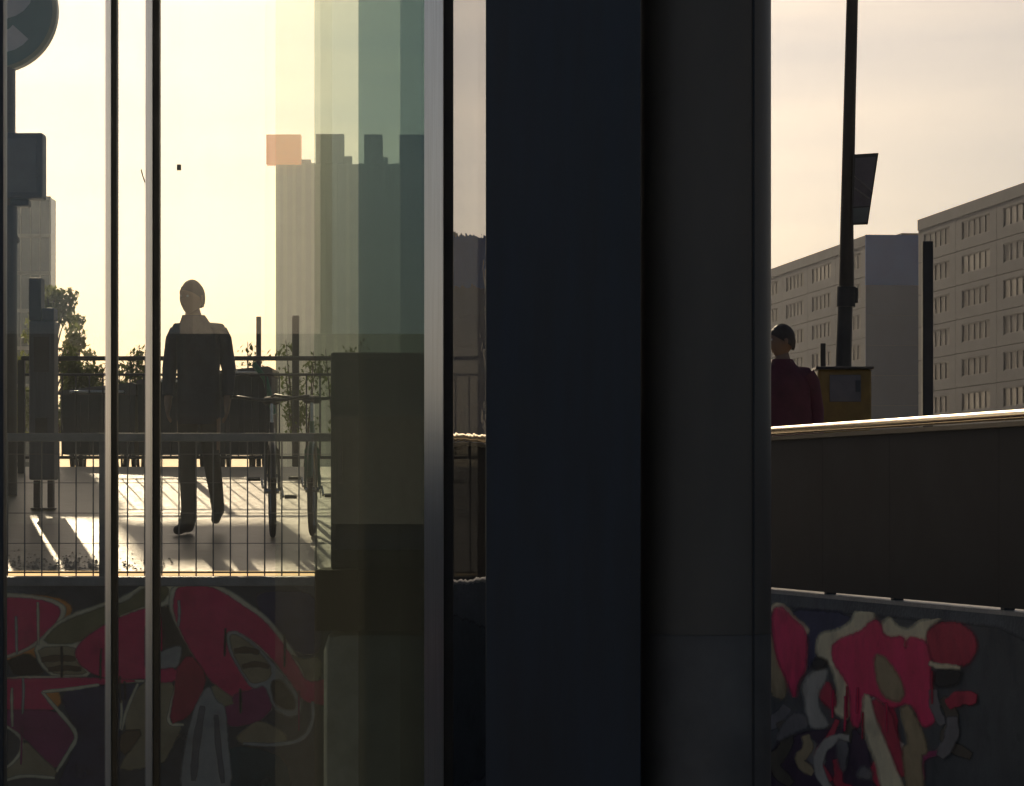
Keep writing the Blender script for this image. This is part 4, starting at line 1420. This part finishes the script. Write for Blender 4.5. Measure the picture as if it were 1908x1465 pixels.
# ------------------------------------------------------------------ people
def person(label, loc, rz, J, clothes, head_c, coat, hair_c, look=0.0, group=None):
    t_ = thing('person', label, 'person', loc, rz, group)
    names = list(J['v'].keys())
    idx = {k_: i for i, k_ in enumerate(names)}
    me = bpy.data.meshes.new('skeleton')
    me.from_pydata([J['v'][k_][:3] for k_ in names], [(idx[a_], idx[b_]) for a_, b_ in J['e']], [])
    ob = bpy.data.objects.new('skeleton', me)
    COL.objects.link(ob)
    ob.modifiers.new('Skin', 'SKIN')
    sk = me.skin_vertices[0].data
    for k_ in names:
        r_ = J['v'][k_][3]
        sk[idx[k_]].radius = (r_, r_) if not isinstance(r_, tuple) else r_
        sk[idx[k_]].use_root = (k_ == 'pelvis')
    sd_ = ob.modifiers.new('Sub', 'SUBSURF')
    sd_.levels = sd_.render_levels = 2
    dg = bpy.context.evaluated_depsgraph_get()
    ev = ob.evaluated_get(dg)
    m2 = bpy.data.meshes.new_from_object(ev)
    bpy.data.objects.remove(ob)
    mb = MB()
    mb.add([v.co for v in m2.vertices], [tuple(p_.vertices) for p_ in m2.polygons])
    # head: skull, jaw, nose, ears, brow joined to the same surface
    hc = Vector(head_c)
    MH = Matrix.Translation(hc) @ Matrix.Rotation(look, 4, 'Z')
    n1, n2 = 24, 18
    vs, fs = [], []
    for i in range(n2 + 1):
        ph = math.pi * i / n2
        z = -math.cos(ph)
        for k_ in range(n1):
            an = 2 * math.pi * k_ / n1
            x_, y_ = math.sin(ph) * math.cos(an), math.sin(ph) * math.sin(an)
            fx, fy, fz = x_ * 0.086, y_ * 0.100, z * 0.125
            if z < -0.1:
                s = 1 - 0.32 * (-z - 0.1)
                fx *= s
                fy = fy * s - 0.018 * (-z - 0.1)
            front = max(0, -y_)
            if abs(x_) < 0.3 and front > 0.7 and -0.35 < z < 0.12:
                fy -= 0.022 * (1 - abs(x_) / 0.3) * (0.5 + 0.5 * (0.12 - z) / 0.47)
            if front > 0.6 and 0.0 < z < 0.18 and 0.2 < abs(x_) < 0.6:
                fy += 0.008
            if front > 0.7 and -0.6 < z < -0.48 and abs(x_) < 0.4:
                fy += 0.006
            vs.append(MH @ Vector((fx, fy, fz)))
    for i in range(n2):
        for k_ in range(n1):
            k2 = (k_ + 1) % n1
            fs.append((i * n1 + k_, i * n1 + k2, (i + 1) * n1 + k2, (i + 1) * n1 + k_))
    mb.add(vs, fs)
    for s in (-1, 1):
        mb.lathe([(0.004, -0.035), (0.018, -0.015), (0.02, 0.015), (0.006, 0.034)], 10, MH @ Matrix.Translation((s * 0.088, 0.012, 0.0)), 0.5, 1.0)
    # materials by region
    for i, f_ in enumerate(mb.f):
        c_ = sum((Vector(mb.v[j]) for j in f_), Vector()) / len(f_)
        mb.mi[i] = clothes['fn'](c_)
    body = mb.build('body', clothes['mats'], t_, True)
    for s in (-1, 1):
        MB().lathe([(0.001, -0.011), (0.009, -0.006), (0.011, 0), (0.009, 0.006), (0.001, 0.011)], 10, MH @ Matrix.Translation((s * 0.031, -0.083, 0.012))).build('eye', mat('eye', (0.5, 0.5, 0.48), 0.2), body, True)
    hv, hf = [], []
    rng = random.Random(5)
    for i in range(13):
        ph = R(90 + 0) * i / 12 * 1.18
        for k_ in range(24):
            an = 2 * math.pi * k_ / 24
            back = 0.5 + 0.5 * math.sin(an)
            ph2 = ph * (0.62 + 0.50 * back)
            rj = 1 + rng.uniform(-.02, .03)
            hv.append(MH @ Vector((math.sin(ph2) * math.cos(an) * 0.095 * rj, math.sin(ph2) * math.sin(an) * 0.107 * rj + 0.004, math.cos(ph2) * 0.137 * rj)))
    for i in range(12):
        for k_ in range(24):
            k2 = (k_ + 1) % 24
            hf.append((i * 24 + k_, i * 24 + k2, (i + 1) * 24 + k2, (i + 1) * 24 + k_))
    MB().add(hv, hf).build('hair', hair_c, t_, True)
    # coat as a lofted shell that follows the torso
    cv, cf = [], []
    n1 = 28
    for i, (z, rx, ry, cx, cy) in enumerate(coat['rings']):
        for k_ in range(n1):
            an = 2 * math.pi * k_ / n1
            wv = 1 + 0.022 * math.sin(an * 5 + z * 9) + 0.014 * math.sin(an * 3 - z * 31) + 0.012 * math.sin(z * 47 + an)
            ca, sa = math.cos(an), math.sin(an)
            cv.append(Vector((cx + rx * wv * math.copysign(abs(ca) ** 0.8, ca), cy + ry * wv * math.copysign(abs(sa) ** 0.8, sa), z)))
    for i in range(len(coat['rings']) - 1):
        for k_ in range(n1):
            k2 = (k_ + 1) % n1
            cf.append((i * n1 + k_, i * n1 + k2, (i + 1) * n1 + k2, (i + 1) * n1 + k_))
    co_ = MB().add(cv, cf)
    for arm in coat['sleeves']:
        co_.tube([a_[:3] for a_ in arm], [a_[3] for a_ in arm], 14)
    co_.build('coat', coat['mat'], t_, True)
    return t_


def hand(V, E, side, wrist, dirv, tag_):
    w = Vector(wrist)
    d = Vector(dirv).normalized()
    V[tag_ + 'palm'] = tuple(w + d * 0.06) + (0.03,)
    E.append((tag_ + 'wrist', tag_ + 'palm'))
    fw = Vector((0, -1, 0))
    for i, (o_, ln) in enumerate(((-0.03, 0.06), (-0.01, 0.075), (0.01, 0.072), (0.03, 0.058))):
        a_ = w + d * 0.1 + fw * o_
        b_ = a_ + d * ln * 0.5 + Vector((-side * 0.008, 0, 0))
        c_ = b_ + d * ln * 0.45 + Vector((-side * 0.022, 0, 0))
        for nm, q, r_ in (('a', a_, 0.0105), ('b', b_, 0.0095), ('c', c_, 0.008)):
            V['%sf%d%s' % (tag_, i, nm)] = tuple(q) + (r_,)
        E += [(tag_ + 'palm', '%sf%da' % (tag_, i)), ('%sf%da' % (tag_, i), '%sf%db' % (tag_, i)), ('%sf%db' % (tag_, i), '%sf%dc' % (tag_, i))]
    a_ = w + d * 0.055 + fw * 0.04
    V[tag_ + 'ta'] = tuple(a_) + (0.011,)
    V[tag_ + 'tb'] = tuple(a_ + d * 0.045 + fw * 0.015) + (0.009,)
    E += [(tag_ + 'palm', tag_ + 'ta'), (tag_ + 'ta', tag_ + 'tb')]


def skeleton(hx, lk, la, lt, rk, ra, rt, le, lw, re, rw, k_=1.0):
    V = {
        'pelvis': (0, 0, 0.98, 0.135), 'belly': (0, 0, 1.12, 0.125), 'waist': (0, 0, 1.24, 0.13), 'chest': (hx * .3, 0, 1.40, 0.145), 'collar': (hx * .5, 0, 1.52, 0.085),
        'neck': (hx * .8, -0.005, 1.575, 0.066), 'skull': (hx, -0.012, 1.70, 0.06),
        'l_sh': (-0.165, 0, 1.49, 0.068), 'l_el': le + (0.046,), 'l_wrist': lw + (0.031,),
        'r_sh': (0.165, 0, 1.485, 0.068), 'r_el': re + (0.046,), 'r_wrist': rw + (0.031,),
        'l_hip': (-0.085, 0, 0.9, 0.098), 'l_kn': lk + (0.072,), 'l_cf': tuple((Vector(lk) * 0.62 + Vector(la) * 0.38)) + (0.068,), 'l_an': la + (0.052,), 'l_to': lt + (0.034,), 'l_ball': tuple(Vector(la) * 0.35 + Vector(lt) * 0.65 + Vector((0, 0, -0.012))) + (0.04,), 'l_heel': (la[0] + 0.02, la[1] + 0.055, la[2] - 0.045, 0.036),
        'r_hip': (0.085, 0, 0.9, 0.098), 'r_kn': rk + (0.072,), 'r_cf': tuple((Vector(rk) * 0.62 + Vector(ra) * 0.38)) + (0.068,), 'r_an': ra + (0.052,), 'r_to': rt + (0.034,), 'r_ball': tuple(Vector(ra) * 0.35 + Vector(rt) * 0.65 + Vector((0, 0, -0.012))) + (0.04,), 'r_heel': (ra[0] + 0.01, ra[1] + 0.055, ra[2] - 0.03, 0.036),
    }
    E = [('pelvis', 'belly'), ('belly', 'waist'), ('waist', 'chest'), ('chest', 'collar'), ('collar', 'neck'), ('neck', 'skull'),
         ('chest', 'l_sh'), ('l_sh', 'l_el'), ('l_el', 'l_wrist'), ('chest', 'r_sh'), ('r_sh', 'r_el'), ('r_el', 'r_wrist'),
         ('pelvis', 'l_hip'), ('l_hip', 'l_kn'), ('l_kn', 'l_cf'), ('l_cf', 'l_an'), ('l_an', 'l_ball'), ('l_ball', 'l_to'), ('l_an', 'l_heel'),
         ('pelvis', 'r_hip'), ('r_hip', 'r_kn'), ('r_kn', 'r_cf'), ('r_cf', 'r_an'), ('r_an', 'r_ball'), ('r_ball', 'r_to'), ('r_an', 'r_heel')]
    hand(V, E, -1, lw, Vector(lw) - Vector(le), 'l_')
    hand(V, E, 1, rw, Vector(rw) - Vector(re), 'r_')
    return {'v': V, 'e': E}


M_skin = mat('skin', (0.24, 0.15, 0.10), 0.55, var=0.08)
M_shoe = mat('shoe', (0.03, 0.026, 0.022), 0.45)
M_trous = mat('trousers', (0.045, 0.042, 0.036), 0.8, var=0.2, scale=14)
M_shirt = mat('shirt_under', (0.024, 0.028, 0.04), 0.8)
M_coatA = mat('dark_blue_coat', (0.018, 0.026, 0.046), 0.8, var=0.25, scale=9, bump=0.3, bscale=30)
M_coatB = mat('maroon_coat', (0.10, 0.016, 0.035), 0.75, var=0.25, scale=9, bump=0.3, bscale=30)
M_hair = mat('dark_hair', (0.045, 0.034, 0.025), 0.6, bump=0.4, bscale=60)


def region(c_):
    if c_.z > 1.56:
        return 0
    if c_.z < 0.085 or (c_.z < 0.16 and c_.y > 0.06):
        return 1
    if abs(c_.x) > 0.15 and c_.z < 1.02 and c_.z > 0.6:
        return 0
    if c_.z < 1.0:
        return 2
    return 3


clo = {'fn': region, 'mats': [M_skin, M_shoe, M_trous, M_shirt]}
py_ = 23.6
J = skeleton(-0.05, (-0.075, -0.06, 0.52), (-0.075, -0.02, 0.075), (-0.17, -0.14, 0.022), (0.10, -0.04, 0.56), (0.13, 0.22, 0.20), (0.11, 0.13, 0.08),
             (-0.225, 0.03, 1.21), (-0.225, -0.07, 0.97), (0.228, 0.03, 1.21), (0.225, -0.06, 0.97))
ringsA = [(0.80, 0.165, 0.125, 0, 0), (0.86, 0.168, 0.13, 0, 0), (0.98, 0.165, 0.13, 0, 0), (1.12, 0.158, 0.122, 0, 0), (1.25, 0.165, 0.124, 0, 0), (1.38, 0.178, 0.13, 0, 0),
          (1.46, 0.178, 0.12, -0.005, 0), (1.515, 0.14, 0.10, -0.02, 0), (1.55, 0.112, 0.088, -0.03, 0), (1.60, 0.086, 0.080, -0.04, 0)]
slA = [[(-0.15, 0, 1.475, 0.074), (-0.185, 0.005, 1.42, 0.069), (-0.225, 0.03, 1.21, 0.056), (-0.226, -0.055, 1.0, 0.046)],
       [(0.15, 0, 1.475, 0.074), (0.185, 0.005, 1.42, 0.069), (0.228, 0.03, 1.21, 0.056), (0.226, -0.045, 1.0, 0.046)]]
gp = on_ground(370, py_)
person('person in dark coat walking across the sunlit paving behind the glass', (gp[0], py_, gp[2] - 0.0), R(0), J, clo, (-0.05, -0.02, 1.722),
       {'rings': ringsA, 'sleeves': slA, 'mat': M_coatA}, M_hair, R(-35)).scale = (0.96, 1.0, 1.0)

J = skeleton(-0.03, (-0.09, -0.02, 0.52), (-0.09, 0.02, 0.085), (-0.10, -0.12, 0.035), (0.09, -0.03, 0.53), (0.09, 0.02, 0.085), (0.10, -0.12, 0.035),
             (-0.235, 0.03, 1.21), (-0.24, -0.05, 0.97), (0.235, 0.03, 1.21), (0.24, -0.05, 0.97))
ringsB = [(0.70, 0.24, 0.19, 0, 0), (0.82, 0.235, 0.18, 0, 0), (0.98, 0.22, 0.165, 0, 0), (1.12, 0.205, 0.15, 0, 0), (1.25, 0.20, 0.145, 0, 0), (1.38, 0.195, 0.145, 0, 0),
          (1.46, 0.185, 0.13, -0.005, 0), (1.515, 0.145, 0.11, -0.015, 0), (1.555, 0.105, 0.09, -0.02, 0), (1.60, 0.08, 0.08, -0.025, 0)]
slB = [[(-0.15, 0, 1.475, 0.082), (-0.19, 0.005, 1.42, 0.078), (-0.235, 0.03, 1.21, 0.066), (-0.24, -0.04, 1.0, 0.054)],
       [(0.15, 0, 1.475, 0.082), (0.19, 0.005, 1.42, 0.078), (0.235, 0.03, 1.21, 0.066), (0.24, -0.04, 1.0, 0.054)]]
qd = 21.7
clo = {'fn': region, 'mats': [M_skin, M_shoe, M_trous, M_coatB]}
pb = person('person in maroon coat seen over the parapet beside the column', (P(1463, 0, qd).x, qd, 0), R(0), J, clo, (-0.03, -0.02, 1.735),
            {'rings': ringsB, 'sleeves': slB, 'mat': M_coatB}, M_hair, R(-80))
pb.location.z = gz(qd)
pb.scale = (0.875,) * 3
#PART3
# ------------------------------------------------------------------ evening haze
hz = MB().box(-1600, 1600, -1600, 1600, -1.0, 125).build('haze', [])
hz['kind'] = 'stuff'
tag(hz, 'thin warm evening haze over the whole place', 'haze')
hm = bpy.data.materials.new('evening_haze')
hm.use_nodes = True
hm.node_tree.nodes.clear()
pv = hm.node_tree.nodes.new('ShaderNodeVolumePrincipled')
pv.inputs['Color'].default_value = (0.90, 0.95, 1.0, 1)
pv.inputs['Density'].default_value = 0.0002
pv.inputs['Anisotropy'].default_value = 0.85
ho = hm.node_tree.nodes.new('ShaderNodeOutputMaterial')
hm.node_tree.links.new(pv.outputs[0], ho.inputs['Volume'])
hz.data.materials.append(hm)
